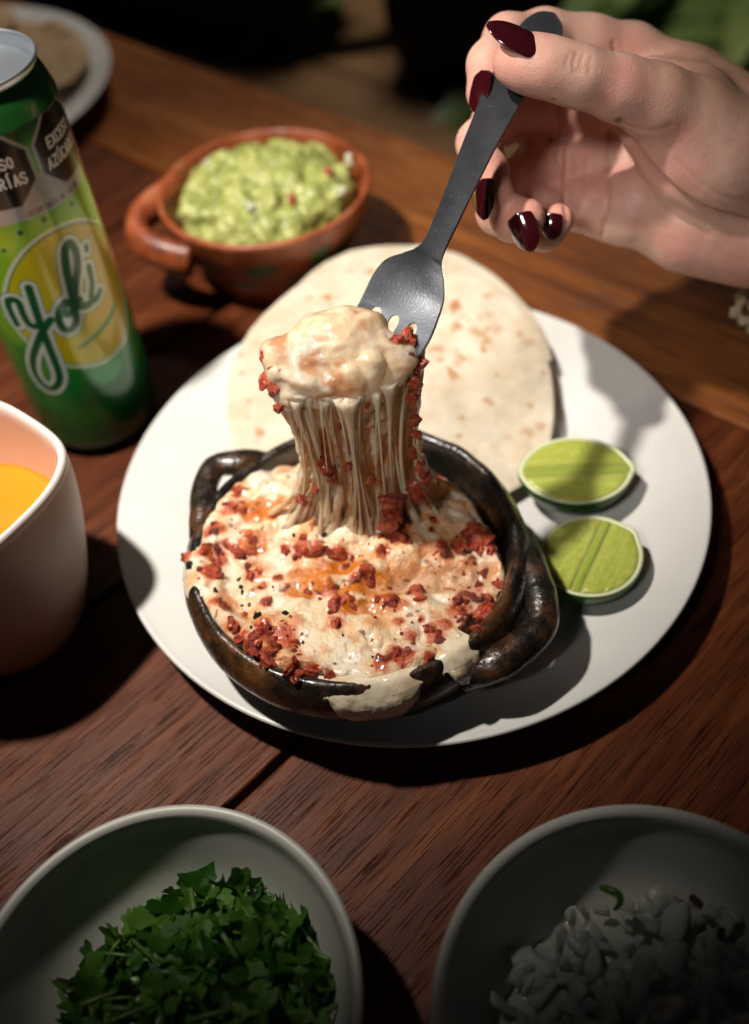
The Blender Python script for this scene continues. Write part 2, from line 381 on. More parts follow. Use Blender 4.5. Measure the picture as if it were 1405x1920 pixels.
# ------------------------------------------------------------------ table
table = thing('table', 'dark red-brown wooden table with wide diagonal planks and a border board', 'table', (0, 0, 0))
A1 = R(40.0); u1 = np.array([math.cos(A1), math.sin(A1)]); n1 = np.array([-math.sin(A1), math.cos(A1)])
A2 = R(-45.0); u2 = np.array([math.cos(A2), math.sin(A2)]); n2 = np.array([-math.sin(A2), math.cos(A2)])
def plank(poly, ang, mat, thick=0.028):
    """prism from a world-space outline (counter-clockwise), built in the plank's own grain axes with a small worn bevel"""
    c, s = math.cos(-ang), math.sin(-ang)
    q = [(x * c - y * s, x * s + y * c) for x, y in poly]
    bm = bmesh.new(); vs = [bm.verts.new((x, y, 0)) for x, y in q]; f = bm.faces.new(vs)
    if f.normal.z < 0: f.normal_flip()
    g = bmesh.ops.extrude_face_region(bm, geom=[f]); bmesh.ops.translate(bm, vec=(0, 0, -thick), verts=[e for e in g['geom'] if isinstance(e, bmesh.types.BMVert)])
    bmesh.ops.recalc_face_normals(bm, faces=bm.faces)
    me = bpy.data.meshes.new('plank'); 
    bmesh.ops.bevel(bm, geom=[e for e in bm.edges if all(v.co.z > -1e-5 for v in e.verts)], offset=0.0016, segments=3, affect='EDGES', profile=0.6)
    bm.to_mesh(me); bm.free(); o = link('plank', me, table, mat, False); o.rotation_euler = (0, 0, ang)
    return o
EDGE = 0.127; WB = 0.113; gap = 0.0018
# field planks: strips along u1, cut by the border line n2.x = EDGE
offs = [-0.0453 + 0.1097 * k for k in range(-4, 6) if k != -1]
def cutline(off):            # point on strip line n1.x=off where n2.x = EDGE - gap
    Amat = np.array([n1, n2]); return np.linalg.solve(Amat, [off, EDGE - gap])
for k in range(len(offs) - 1):
    a, b = offs[k] + gap * 0.9, offs[k + 1] - gap * 0.9
    pa, pb = cutline(a), cutline(b)
    L = 1.15
    poly = [pa - u1 * L, pa, pb, pb - u1 * L]
    plank([tuple(p) for p in poly], A1, M['wood'])
cs = [-0.62, -0.02, 0.66]
for k, (a, b) in enumerate(zip([-0.75, 0.12], [0.115, 0.8])):
    poly = [u2 * a + n2 * EDGE, u2 * b + n2 * EDGE, u2 * b + n2 * (EDGE + WB), u2 * a + n2 * (EDGE + WB)]
    plank([tuple(p) for p in poly], A2, M['wood2'])

# ------------------------------------------------------------------ background
fl = mk('floor', [(-4, -3, -0.75), (4, -3, -0.75), (4, 6, -0.75), (-4, 6, -0.75)], [[0, 1, 2, 3]], M['floor'], None, False); fl['kind'] = 'structure'
def boxmesh(name, c, size, rz, mat, parent, bev=0.006):
    bm = bmesh.new(); bmesh.ops.create_cube(bm, size=1.0); bmesh.ops.scale(bm, vec=size, verts=bm.verts)
    bmesh.ops.bevel(bm, geom=list(bm.edges), offset=bev, segments=2, affect='EDGES', profile=0.5)
    me = bpy.data.meshes.new(name); bm.to_mesh(me); bm.free(); o = link(name, me, parent, mat, False)
    place(o, c, (0, 0, rz)); return o
bl = np.array([0.02, 1.03, -0.75])
bench = thing('bench', 'dim brown wooden bench behind the far table edge', 'bench', bl)
for k in range(4):
    boxmesh('seat_board', bl + [*(n2 * (0.128 * (k - 1.5))), 0.43], (1.7, 0.122, 0.03), A2, M['bench'], bench)
for sx in (-0.7, 0.7):
    for sy in (-0.17, 0.17):
        boxmesh('leg', bl + [*(u2 * sx + n2 * sy), 0.205], (0.06, 0.06, 0.41), A2, M['bench'], bench)
def cushion(p, size, rz, label):
    bm = bmesh.new(); bmesh.ops.create_cube(bm, size=1.0); bmesh.ops.subdivide_edges(bm, edges=bm.edges, cuts=7, use_grid_fill=True)
    V = np.array([v.co[:] for v in bm.verts]) * 2; r6 = ((np.abs(V) ** 7).sum(1)) ** (1 / 7.); V = V / r6[:, None]; V = V * np.array(size) / 2 * (1 - 0.06 * (np.abs(V[:, :1]) ** 2 + np.abs(V[:, 2:]) ** 2))
    V = V + 0.006 * fbm(V * 14, 3)[:, None]
    for v, q in zip(bm.verts, V): v.co = q
    me = bpy.data.meshes.new('cushion'); bm.to_mesh(me); bm.free(); o = link('cushion', me, None, M['dark']); place(o, p, (0, 0, rz)); o['label'] = label; o['category'] = 'cushion'; o['group'] = 'black cushions on the bench'; return o
pB = AZ(830, 195, -0.305); cushion(pB + [0.06, 0.09, 0.19], (0.24, 0.16, 0.40), R(-20), 'black upright cushion on the bench behind the lifted fork')
pA = AZ(360, 95, -0.305); cushion(pA + [-0.02, 0.14, 0.24], (0.62, 0.20, 0.50), R(-38), 'wide black cushion in shadow right of the back plate')

def plant(base, label, n, length, aim, spread, name='potted_plant', seed=1):
    t = thing(name, label, 'plant', base); b = np.array(base); rr = random.Random(seed)
    V, F = lathe(resample_profile([(0.001, 0), (0.10, 0), (0.13, 0.14), (0.15, 0.30), (0.14, 0.305), (0.12, 0.27), (0.001, 0.26)], 30), 40, b)
    mk('pot', V, F, M['floor'], t)
    for k in range(n):
        a = rr.uniform(-spread, spread) + aim; L = length * rr.uniform(0.7, 1.15); el = rr.uniform(0.35, 1.3)
        m = 12; s = np.linspace(0, 1, m); path = np.stack([L * s * math.cos(el), 0 * s, 0.26 + L * (s * math.sin(el) - 0.55 * s ** 2)], 1)
        wd = 0.035 * np.sin(np.pi * np.clip(s * 0.93 + 0.05, 0, 1)) ** 0.7 * rr.uniform(0.7, 1.2)
        dirv = np.array([math.cos(a), math.sin(a), 0]); side = np.array([-math.sin(a), math.cos(a), 0])
        c = b + path[:, :1] * dirv + path[:, 2:] * [0, 0, 1]
        Vv = np.concatenate([c - side * wd[:, None], c + [0, 0, -0.008], c + side * wd[:, None]]); Fq = []
        for i in range(m - 1):
            Fq += [[i, i + 1, m + i + 1, m + i], [m + i, m + i + 1, 2 * m + i + 1, 2 * m + i]]
        mk('leaf', Vv, Fq, M['plantleaf'], t)
    return t
p1 = AD(1330, 60, 1.35); plant1 = plant((p1[0] + 0.05, p1[1] + 0.15, -0.75), 'long-leaved green plant behind the hand at the right', 34, 0.95, R(230), R(170), seed=2)
p2 = AD(860, -80, 1.75); plant2 = plant((p2[0], p2[1], -0.75), 'shadowy green plant above the fork handle at the top', 26, 0.9, R(260), R(180), seed=5)
p3 = AD(610, -110, 1.9); plant3 = plant((p3[0], p3[1], -0.75), 'small dim plant hanging into the top edge left of the fork', 16, 0.8, R(270), R(180), seed=9)

def leaf_path(parent, pts, width):
    m = 16; c = spline([AD(*p) for p in pts], m); s_ = np.linspace(0, 1, m); wd = width * np.sin(np.pi * np.clip(s_ * .92 + .06, 0, 1)) ** .8
    T = np.gradient(c, axis=0); T /= np.linalg.norm(T, axis=1)[:, None]; side = np.cross(T, MR[:, 2] + 0.5 * MR[:, 1]); side /= np.linalg.norm(side, axis=1)[:, None]; nn = np.cross(side, T)
    V = np.concatenate([c - side * wd[:, None], c + nn * .006, c + side * wd[:, None]]); F = []
    for i in range(m - 1): F += [[i, i + 1, m + i + 1, m + i], [m + i, m + i + 1, 2 * m + i + 1, 2 * m + i]]
    mk('leaf', V, F, M['plantleaf'], parent)
for pts, wd in [([(1470, 40, 1.3), (1330, 5, 1.26), (1200, 40, 1.2), (1120, 95, 1.16)], .020), ([(1480, 130, 1.3), (1380, 70, 1.25), (1290, 60, 1.2), (1215, 110, 1.15)], .022), ([(1480, 200, 1.3), (1420, 120, 1.26), (1350, 110, 1.2), (1300, 160, 1.16)], .022),
                ([(1460, -40, 1.35), (1300, -40, 1.3), (1180, -10, 1.25), (1090, 40, 1.2)], .020), ([(1490, 60, 1.2), (1430, 40, 1.16), (1390, 70, 1.12), (1370, 130, 1.1)], .022), ([(1440, -60, 1.3), (1400, -10, 1.25), (1380, 40, 1.2), (1372, 90, 1.2)], .016)]: leaf_path(plant1, pts, wd)
for pts, wd in [([(850, -140, 1.5), (838, -60, 1.4), (842, 20, 1.34), (856, 100, 1.3)], .015), ([(880, -140, 1.5), (884, -60, 1.42), (872, 20, 1.36), (866, 80, 1.32)], .013), ([(800, -120, 1.5), (792, -50, 1.42), (800, 10, 1.36), (812, 55, 1.32)], .012), ([(930, -120, 1.5), (950, -50, 1.4), (962, 0, 1.35), (975, 40, 1.32)], .013), ([(905, -150, 1.5), (902, -60, 1.42), (905, 0, 1.36), (918, 60, 1.32)], .012)]: leaf_path(plant2, pts, wd)
for pts, wd in [([(590, -120, 1.6), (598, -50, 1.5), (612, 0, 1.45), (632, 42, 1.4)], .013), ([(640, -120, 1.6), (640, -50, 1.5), (632, 0, 1.45), (622, 30, 1.4)], .012)]: leaf_path(plant3, pts, wd)

# ------------------------------------------------------------------ plate
def plate_prof(sc=1.0):
    return [(r * sc, z) for r, z in resample_profile([(0.0005, 0.0075), (0.040, 0.0075), (0.072, 0.0078), (0.082, 0.0088), (0.090, 0.0120), (0.104, 0.0160), (0.118, 0.0196), (0.1210, 0.0206), (0.1222, 0.0202),
            (0.1216, 0.0188), (0.114, 0.0152), (0.100, 0.0108), (0.088, 0.0068), (0.078, 0.0036), (0.0745, 0.0008), (0.0725, 0.0008), (0.070, 0.0036), (0.030, 0.0040), (0.0005, 0.0040)], 110)]
V, F = lathe(plate_prof(), 160, (0, 0, 0))
pl = mk('plate', V, F, M['plate']); pl['label'] = 'large off-white round plate under the black clay pot and limes'; pl['category'] = 'plate'; pl['group'] = 'off-white plates'
spk = m_simple('sauce_stain', (0.55, 0.26, 0.10), 0.4)
for x, y, r in [(1222, 985, .0009), (442, 1281, .0012), (1262, 905, .0006), (1180, 1230, .0007)]:
    q = AZ(x, y, .0085 if (x, y) != (442, 1281) else .015); V, F = lathe([(0.0001, .0007), (r * .6, .0006), (r, 0.0), (r * 1.02, -.0012)], 18, q, lambda rr, zz, a: (rr * (1 + .2 * np.sin(3 * a + x)), zz)); mk('sauce_speck', V, F, spk, pl)
PC = np.array([-0.2877, 0.4118, 0.0]); V, F = lathe(plate_prof(1.06), 120, PC)
pl2 = mk('plate', V, F, M['plate']); pl2['label'] = 'blurred white plate of toasted tortillas behind the green can'; pl2['category'] = 'plate'; pl2['group'] = 'off-white plates'
def disc_thing(name, label, cat, c, rx, ry, rz, z0, thick, wav, mat, seed, fold=False, group=None, spots=0, shape=None, tilt=(0, 0)):
    t = np.linspace(0, 2 * np.pi, 300, endpoint=False); rads = np.linspace(0, 1, 100)
    X = rads[:, None] * np.cos(t); Y = rads[:, None] * np.sin(t)
    wob = 1 + 0.025 * np.sin(2 * t + seed) + 0.018 * np.sin(3 * t + seed * 2.1) + 0.008 * np.sin(7 * t + seed * 3)
    if shape is not None: wob = wob * shape(t)
    X = X * rx * wob; Y = Y * ry * wob
    Z = z0 + wav * (fbm(np.stack([X * 26 + seed, Y * 26, 0 * X + seed], -1), 3) + 0.35 * np.clip(fbm(np.stack([X * 110, Y * 110, 0 * X + seed], -1), 2), 0, 1)) + tilt[0] * X + tilt[1] * Y
    if fold: Z = Z + 0.0
    cr, sr = math.cos(rz), math.sin(rz); XX = c[0] + X * cr - Y * sr; YY = c[1] + X * sr + Y * cr
    n = len(t); k = len(rads)
    edge = np.sqrt(np.clip(1 - rads[:, None] ** 10, 0, 1))
    up = np.stack([XX, YY, Z + thick * 0.5 * edge], -1).reshape(-1, 3); dn = np.stack([XX, YY, Z - thick * 0.5 * edge], -1).reshape(-1, 3)
    Vv = np.concatenate([up, dn]); i = np.arange(k - 1)[:, None]; j = np.arange(n)[None]; j2 = (j + 1) % n
    Fu = np.stack([i * n + j, (i + 1) * n + j, (i + 1) * n + j2, i * n + j2], -1).reshape(-1, 4); Fd = Fu[:, ::-1] + n * k
    o = mk(name, Vv, np.concatenate([Fu, Fd]), mat); o['label'] = label; o['category'] = cat
    if group: o['group'] = group
    colr = np.tile(np.array([0.68, 0.605, 0.48, 1.0]), (len(Vv), 1))
    rs = np.random.default_rng(seed)
    bl = fbm(Vv * 30 + seed, 3)[:, None]; colr[:, :3] *= (0.96 + 0.06 * bl)
    for q in range(spots):
        a = rs.uniform(0, 2 * np.pi); rr = math.sqrt(rs.uniform(0, 1)) * max(rx, ry) * 0.97; sz = rs.uniform(0.0008, 0.0028) * (1.5 if rs.random() < 0.2 else 1)
        d = np.hypot(Vv[:, 0] - c[0] - rr * math.cos(a), (Vv[:, 1] - c[1] - rr * math.sin(a)) * rs.uniform(0.7, 1.3))
        f = (sstep(1.2, 0.5, d / sz + 0.6 * fbm(Vv * 500, 2)) * rs.uniform(0.25, 0.95))[:, None]
        colr[:, :3] = colr[:, :3] * (1 - f) + f * np.array([0.42, 0.18, 0.05])
    addcol(o, colr)
    return o
# the two tortillas on the plate
disc_thing('tortilla', 'lower flour tortilla whose rim shows at the back beside the fork', 'tortilla', (0.008, 0.0775), 0.0690, 0.0690, 0.3, 0.0215, 0.0018, 0.0016, M['tortilla'], 5, group='flour tortillas on the plate', spots=40, tilt=(0.0, 0.16))
disc_thing('tortilla', 'upper pale flour tortilla with brown toasted spots lying behind the clay pot', 'tortilla', (-0.001, 0.0565), 0.0735, 0.0735, 0.0, 0.0262, 0.0024, 0.0022, M['tortilla'], 11, group='flour tortillas on the plate', spots=95,
           shape=lambda t: 1 + 0.06 * np.exp(-((t - 5.55) / 0.45) ** 2) + 0.03 * np.exp(-((t - 3.4) / 0.5) ** 2) + 0.04 * np.exp(-((t - 0.15) / 0.4) ** 2), tilt=(0.0, 0.16))
for k, (dx, dy, rx, ry, rz, z, lab) in enumerate([(-0.02, 0.0, 0.105, 0.075, 0.5, 0.018, 'bottom toasted tortilla on the blurred back plate'), (0.055, 0.015, 0.066, 0.060, -0.9, 0.025, 'toasted tortilla at the right of the blurred back plate'),
                                         (0.0, 0.04, 0.07, 0.05, 0.9, 0.032, 'folded brown tortilla at the far side of the blurred back plate')]):
    o = disc_thing('toasted_tortilla', lab, 'tortilla', (PC[0] + dx, PC[1] + dy), rx, ry, rz, z, 0.006, 0.005, M['crust'], 20 + k, group='toasted tortillas on the back plate')

# ------------------------------------------------------------------ clay pot
POT = np.array([-0.0240, -0.0540, 0.0085])
pot = thing('clay_pot', 'small burnt black-brown clay pot with two loop handles full of cheese', 'clay pot', POT)
pot_prof = resample_profile([(0.0005, 0.0), (0.030, 0.0), (0.043, 0.004), (0.0545, 0.013), (0.0612, 0.022), (0.0636, 0.0285), (0.0635, 0.0345), (0.0616, 0.0392), (0.0592, 0.0417), (0.0570, 0.0412), (0.0556, 0.0385), (0.0545, 0.032), (0.0515, 0.023), (0.044, 0.011), (0.030, 0.006), (0.0005, 0.0055)], 90)
def potmod(rr, zz, a):
    w = np.clip(zz / 0.04, 0, 1); x = np.cos(a) * 3; y = np.sin(a) * 3
    n = fbm(np.stack([x + 0 * zz, y + 0 * zz, zz * 60], -1), 3)
    return rr * (1 + 0.010 * n * w), zz + 0.0010 * n * w
V, F = lathe(pot_prof, 160, POT, potmod); mk('bowl_body', V, F, M['clay'], pot)
def tubesm(name, pts, rads, mat, parent, flat=1.0, nz=0.0004, n=22, m=48):
    path = spline(pts, m); rad = spline(np.array(rads)[:, None], m)[:, 0]
    V, F = tube(path, rad, n, flat=flat); V = V + nz * fbm(V * 160, 3)[:, None] * np.array([1, 1, 1])
    return mk(name, V, F, mat, parent)
h = 0.0425
tubesm('handle', [AZ(500, 872, .040), AZ(455, 868, .0455), AZ(408, 872, .0465), AZ(385, 912, .0465), AZ(381, 965, .046), AZ(384, 1015, .044), AZ(400, 1060, .036)], [.0062, .0058, .0052, .0050, .0052, .0058, .0064], M['clay'], pot, 0.85)
tubesm('handle', [AZ(968, 1010, .036), AZ(992, 1058, .0415), AZ(1014, 1118, .0425), AZ(1013, 1172, .041), AZ(978, 1212, .0405), AZ(926, 1246, .040), AZ(868, 1262, .034)], [.0066, .0060, .0058, .0060, .0062, .0064, .0070], M['clay'], pot, 0.9)

# ------------------------------------------------------------------ melted cheese
ch = thing('melted_cheese', 'melted cheese with red chorizo filling the clay pot and stretching up to the fork', 'cheese', POT + [0, 0, 0.02])
# crumbs seen in the photograph: (x, y, radius) in photograph pixels
crumbs = []
def add(x0, y0, sc, lst):
    for x, y, r in lst: crumbs.append((x0 + x / sc, y0 + y / sc, r / sc))
add(330, 800, 4.014, [(470,470,45),(420,600,55),(500,610,50),(300,760,60),(250,800,40),(680,660,50),(560,830,50),(500,900,70),(480,950,45),(570,870,40),(230,940,55),(310,900,35),(350,960,25),(75,965,45),(340,1020,40),(240,1090,60),(590,1120,55),(545,1040,30),(770,1140,30),(830,920,45),(940,900,60),(900,980,30),(1060,920,50),(1240,960,60),(1200,940,40),(880,570,40),(600,640,45),(450,520,35),(280,1010,40),(160,900,45),(380,880,35)])
add(680, 820, 4.132, [(240,580,75),(200,700,70),(290,740,60),(330,600,50),(160,880,40),(550,640,30),(530,710,30),(600,850,50),(640,890,50),(750,850,55),(850,700,60),(900,780,70),(980,800,60),(1000,870,50),(800,980,60),(960,1050,40),(900,1150,40),(1070,1150,45),(550,290,60),(590,310,40),(700,830,35),(820,760,40),(940,720,40)])
add(340, 1050, 3.903, [(210,90,60),(510,120,50),(600,190,30),(700,130,28),(620,300,30),(280,310,45),(380,470,45),(440,540,50),(500,600,55),(580,560,60),(600,480,60),(740,520,55),(760,600,60),(680,640,50),(620,700,55),(540,640,45),(820,800,60),(780,770,45),(960,780,40),(1160,310,70),(1140,460,35),(1070,210,60),(1250,340,30),(1270,130,35),(1340,90,40),(1360,50,40),(930,230,30),(860,700,20),(1080,840,30),(340,350,35),(460,400,25),(700,560,40)])
add(660, 1050, 3.5125, [(100,80,45),(25,120,40),(230,250,55),(300,290,45),(420,200,50),(460,240,40),(740,230,60),(700,280,50),(680,330,45),(740,330,45),(850,250,45),(900,260,40),(860,330,40),(620,420,40),(730,390,30),(390,490,40),(520,460,35),(550,510,50),(580,530,35),(300,620,55),(340,640,50),(370,620,40),(180,680,40),(510,640,40),(980,170,40),(830,440,35),(760,50,45),(890,70,35),(310,400,35),(450,390,20),(830,210,30)])
# outline of the cheese surface in the pot (photograph pixels, read at rim height)
outline_px = [(470,868),(425,900),(392,945),(362,1010),(350,1060),(352,1110),(368,1160),(400,1200),(450,1232),(540,1262),(620,1285),(660,1300),(760,1290),(830,1268),(895,1262),(890,1215),(880,1180),(905,1150),(945,1125),(955,1080),(945,1030),(925,985),(900,945),(868,905),(835,890),(700,830),(600,825),(540,850)]
OUT = np.array([AZ(x, y, 0.047)[:2] for x, y in outline_px]); OUT = spline(np.vstack([OUT, OUT[:1]]), 200)[:-1, :2]
def polysd(P, poly):
    """signed distance (positive inside) of points P (n,2) to polygon"""
    d = np.full(len(P), 1e9); ins = np.zeros(len(P), bool); m = len(poly)
    for i in range(m):
        a, b = poly[i], poly[(i + 1) % m]; e = b - a; w_ = P - a; t = np.clip((w_ @ e) / (e @ e + 1e-15), 0, 1)
        d = np.minimum(d, ((w_ - t[:, None] * e) ** 2).sum(1))
        c = ((a[1] > P[:, 1]) != (b[1] > P[:, 1])) & (P[:, 0] < (b[0] - a[0]) * (P[:, 1] - a[1]) / (b[1] - a[1] + 1e-15) + a[0]); ins ^= c
    return np.where(ins, 1, -1) * np.sqrt(d)
# oil pools (pixels): elongated blobs
oil_px = [(800,1085,60,16),(860,1075,55,18),(720,1105,60,12),(610,1082,48,10),(480,1030,16,14),(500,960,26,22),(570,1110,26,16),(690,1145,30,10)]
oil_w = [(AZ(x, y, 0.046), a / FPX * 0.52, b / FPX * 0.50) for x, y, a, b in oil_px]
CXY = np.array([AZ(x, y, .047)[:2] for x, y, r in crumbs]); CRR = np.array([r / FPX * .345 for x, y, r in crumbs])
def crumb_lift(x, y):
    z = np.zeros(len(x))
    for (cx, cy), r in zip(CXY, CRR): z = np.maximum(z, 0.55 * r * np.exp(-((x - cx) ** 2 + (y - cy) ** 2) / (1.5 * r) ** 2))
    return z
def cheese_top(XY):
    x, y = XY[:, 0], XY[:, 1]; P3 = np.stack([x, y, 0 * x], -1)
    z = 0.0466 + 0.0030 * fbm(P3 * 50 + 3, 2) + 0.0022 * np.abs(fbm(P3 * 105 + 8, 2)) + 0.0005 * fbm(P3 * 300, 2)
    # mound where the pull rises, rising up the front rim
    b = AZ(690, 985, 0.05); d = np.hypot((x - b[0]) / 1.5, y - b[1] - 0.004); z = z + 0.0100 * np.exp(-(d / 0.0185) ** 2)
    rr = np.hypot(x - POT[0], y - POT[1]); z = z + 0.0040 * sstep(0.046, 0.056, rr) * sstep(0.0, -0.02, y - POT[1]) - 0.0035 * sstep(0.040, 0.058, rr) * sstep(-0.01, 0.03, x - POT[0] + (y - POT[1]))
    z = z - 0.0012 * sstep(0.0540, 0.0575, rr) * sstep(0.01, -0.02, y - POT[1])
    for c, a, b2 in oil_w:
        q = ((x - c[0]) / a) ** 2 + ((y - c[1]) / b2) ** 2; z = z - 0.0022 * np.exp(-q * 0.8)
    return z + crumb_lift(x, y)
fld = Field([POT[0] - 0.070, POT[1] - 0.076, 0.018], [POT[0] + 0.068, POT[1] + 0.066, 0.066], 0.00055)
gx = fld.lo[0] + fld.vox * np.arange(fld.n[0]); gy = fld.lo[1] + fld.vox * np.arange(fld.n[1]); gz = fld.lo[2] + fld.vox * np.arange(fld.n[2])
XY = np.stack(np.meshgrid(gx, gy, indexing='ij'), -1).reshape(-1, 2)
sd = polysd(XY, OUT) + 0.0012 * fbm(np.c_[XY * 190, 0 * XY[:, 0]], 3)
ztop = cheese_top(XY).reshape(fld.n[0], fld.n[1]); sdg = sd.reshape(fld.n[0], fld.n[1])
rr = np.hypot(XY[:, 0] - POT[0], XY[:, 1] - POT[1]).reshape(sdg.shape)
zbot = np.where(rr < 0.0550, 0.034, POT[2] + 0.0385)
edge = np.clip(sdg / 0.0035, 0, 1); ze = zbot - 0.003 + (ztop - zbot + 0.003) * np.sqrt(np.clip(1 - (1 - edge) ** 2, 0, 1)); ze = np.where(sdg > 0, ze, zbot - 0.004)
Zg = gz[None, None, :]
f = np.maximum(Zg - ze[:, :, None], zbot[:, :, None] - 0.001 - Zg)
f = np.maximum(f, -sdg[:, :, None]); f = np.maximum(f, (rr - 0.0572)[:, :, None])
fld.f = (f * 0.75).astype(np.float32)
# cheese that ran over the rim at the front
def drip(pts, rads, k=0.004):
    fld.chain([np.array(p) for p in pts], rads, k)
opr = pot_prof[np.argsort(pot_prof[:, 1])]
_ov = pot_prof[:int(np.argmax(pot_prof[:, 1])) + 1]
def potR(z): return float(np.interp(z - POT[2], _ov[:, 1], _ov[:, 0]))
drip([AZ(375, 1052, .048), AZ(352, 1046, .048)], [.003, .0020])
cl, P = fld.mesh('cheese_layer', M['cheese'], ch)
nz = fbm(P * 330, 4); nz2 = vnoise(P * 900)
nr = vnormals(cl); P2 = P + nr * (0.00022 * nz + 0.00004 * nz2)[:, None]; setverts(cl, P2)
# crumb positions on the surface
cw = []
for x, y, r in crumbs:
    z = 0.048
    for it in range(4):
        q = AZ(x, y, z); z = float(cheese_top(q[None, :2])[0])
    cw.append((q, r / FPX * 0.345))
CC = np.array([c for c, r in cw]); CR = np.array([r for c, r in cw])
stain = np.zeros(len(P)); 
for c, r in cw:
    d = np.sqrt(((P - c) ** 2).sum(1)); stain = np.maximum(stain, np.exp(-np.clip(d - r * 0.7, 0, 1) / (r * 0.95 + 0.0010)))
oil = np.zeros(len(P))
for c, a, b2 in oil_w:
    q = ((P[:, 0] - c[0]) / a) ** 2 + ((P[:, 1] - c[1]) / b2) ** 2; oil = np.maximum(oil, np.exp(-q * 0.9))
w1 = fbm(P * 95 + 11, 4); w2 = fbm(P * 260 + 5, 3)
cream = np.array([0.80, 0.675, 0.475]); white = np.array([0.85, 0.79, 0.66]); orange = np.array([0.70, 0.255, 0.040]); amber = np.array([0.58, 0.165, 0.004]); red = np.array([0.44, 0.052, 0.010])
def mixc(a, b, t): return a * (1 - t[:, None]) + b * t[:, None]
c = np.tile(cream, (len(P), 1)); c = mixc(c, white, sstep(0.0, 0.6, w1)); c = mixc(c, orange, 0.6 * sstep(0.25, 0.85, -w1 + 0.4 * w2))
c = mixc(c, orange, 0.9 * np.clip(stain + 0.25 * w2 * stain, 0, 1) ** 1.3); c = mixc(c, red, 0.9 * sstep(0.50, 0.90, stain + 0.25 * w2)); c = mixc(c, amber, np.clip(0.97 * sstep(0.15, 0.48, oil + 0.20 * w2), 0, 1))
fr = sstep(0.050, 0.040, P[:, 2]); greyw = np.array([0.62, 0.58, 0.45]); c = mixc(c, greyw, 0.6 * fr)      # thin crust on the outer wall
rr = np.hypot(P[:, 0] - POT[0], P[:, 1] - POT[1]); burn = sstep(0.058, 0.0625, rr) * sstep(0.30, 0.6, fbm(P * 420 + 31, 3)); c = mixc(c, np.array([0.10, 0.04, 0.012]), 0.8 * burn)
blot = sstep(0.25, 0.75, fbm(P * 170 + 44, 4)) * sstep(-.5, .3, fbm(P * 40 + 70, 2)); c = mixc(c, np.array([0.60, 0.17, 0.030]), 0.6 * blot)
pep = sstep(0.66, 0.76, fbm(P * 420 + 2, 1)) * 0.8; c = mixc(c, np.array([0.22, 0.05, 0.02]), pep)
addcol(cl, np.c_[np.clip(c, 0, 1), np.clip(oil * 1.2 + 0.45 * stain + 0.35 * sstep(-.2, .5, w1), 0, 1)])

# cheese that melted over the front rim and down the outer wall
def drape(lobes, seed, thick=1.0):
    ph = np.array([math.atan2(*(AZ(x, y, .049)[:2] - POT[:2])[::-1]) for x, y, zb in lobes]) % (2 * math.pi); zb = np.array([l[2] for l in lobes]); o_ = np.argsort(ph); ph, zb = ph[o_], zb[o_]
    nph, ns = 170, 70; PH = np.linspace(ph[0], ph[-1], nph); ZB = np.interp(PH, ph, zb) + 0.0030 * fbm(np.c_[PH * 26, PH * 0 + seed, PH * 0], 3)
    V = []; Cc = []
    for i in range(nph):
        zz = np.linspace(.0474, min(max(ZB[i], .0195), .0470), 14); path = np.array([(0.0440, .0455), (0.0490, .0472), (0.0530, .0486), (0.0560, .0498), (0.0580, .0504), (0.0598, .0496)] + [(potR(z), z) for z in zz]); path = spline(path, ns)[:, :2]
        T = np.gradient(path, axis=0); T /= np.linalg.norm(T, axis=1)[:, None]; Nn_ = np.stack([-T[:, 1], T[:, 0]], 1); Nn_ *= np.where(Nn_[:, 1:2] + 0.6 * Nn_[:, :1] < 0, -1, 1)
        sx = np.linspace(0, 1, ns); eph = min(1, min(i, nph - 1 - i) / 40.) ** .8; dirv = np.array([math.cos(PH[i]), math.sin(PH[i])])
        q3 = np.c_[dirv[0] * path[:, 0] * 1, dirv[1] * path[:, 0], path[:, 1]]; nn = fbm(q3 * 130 + seed, 3); n4 = fbm(q3 * 420 + seed, 3)
        t_ = (0.0018 + 0.0008 * nn + 0.00010 * n4) * eph * np.clip((1 - sx) / .22, 0, 1) ** .6 * np.clip(sx / .5, 0, 1) ** .8 * (1 - .25 * sx) * 1.15 * thick - .00025
        p = path + Nn_ * t_[:, None]; V.append(np.c_[dirv[0] * p[:, 0] + POT[0], dirv[1] * p[:, 0] + POT[1], p[:, 1]]); Cc.append(np.stack([nn, n4, sx, t_ / .0017], -1))
    V = np.concatenate(V); Cc = np.concatenate(Cc); i = np.arange(nph - 1)[:, None]; j = np.arange(ns - 1)[None]
    F = np.stack([i * ns + j, i * ns + j + 1, (i + 1) * ns + j + 1, (i + 1) * ns + j], -1).reshape(-1, 4); o = mk('cheese_overflow', V, F, M['run'], ch)
    cc = np.tile(np.array([.83, .74, .57]), (len(V), 1)); cc = mixc(cc, np.array([.72, .65, .49]), sstep(.35, .9, Cc[:, 2])); cc = mixc(cc, np.array([.66, .30, .09]), .7 * sstep(.2, .8, Cc[:, 0]) * sstep(.6, .2, Cc[:, 2])); cc = mixc(cc, np.array([.12, .07, .03]), .8 * sstep(.45, .1, Cc[:, 3]) * sstep(.4, .6, Cc[:, 2]))
    cc = mixc(cc, np.array([.58, .34, .12]), .35 * sstep(.25, .8, Cc[:, 1])); addcol(o, np.c_[np.clip(cc, 0, 1), np.full(len(V), 1.0)])
drape([(600,1262,.0475),(618,1268,.045),(636,1274,.038),(655,1280,.032),(680,1284,.029),(706,1284,.027),(732,1280,.029),(754,1274,.034),(772,1268,.041),(788,1264,.0465)], 3, 0.70)
drape([(828,1256,.0475),(842,1250,.044),(858,1242,.037),(876,1236,.030),(890,1234,.032),(902,1228,.040),(912,1220,.047)], 5, 0.80)
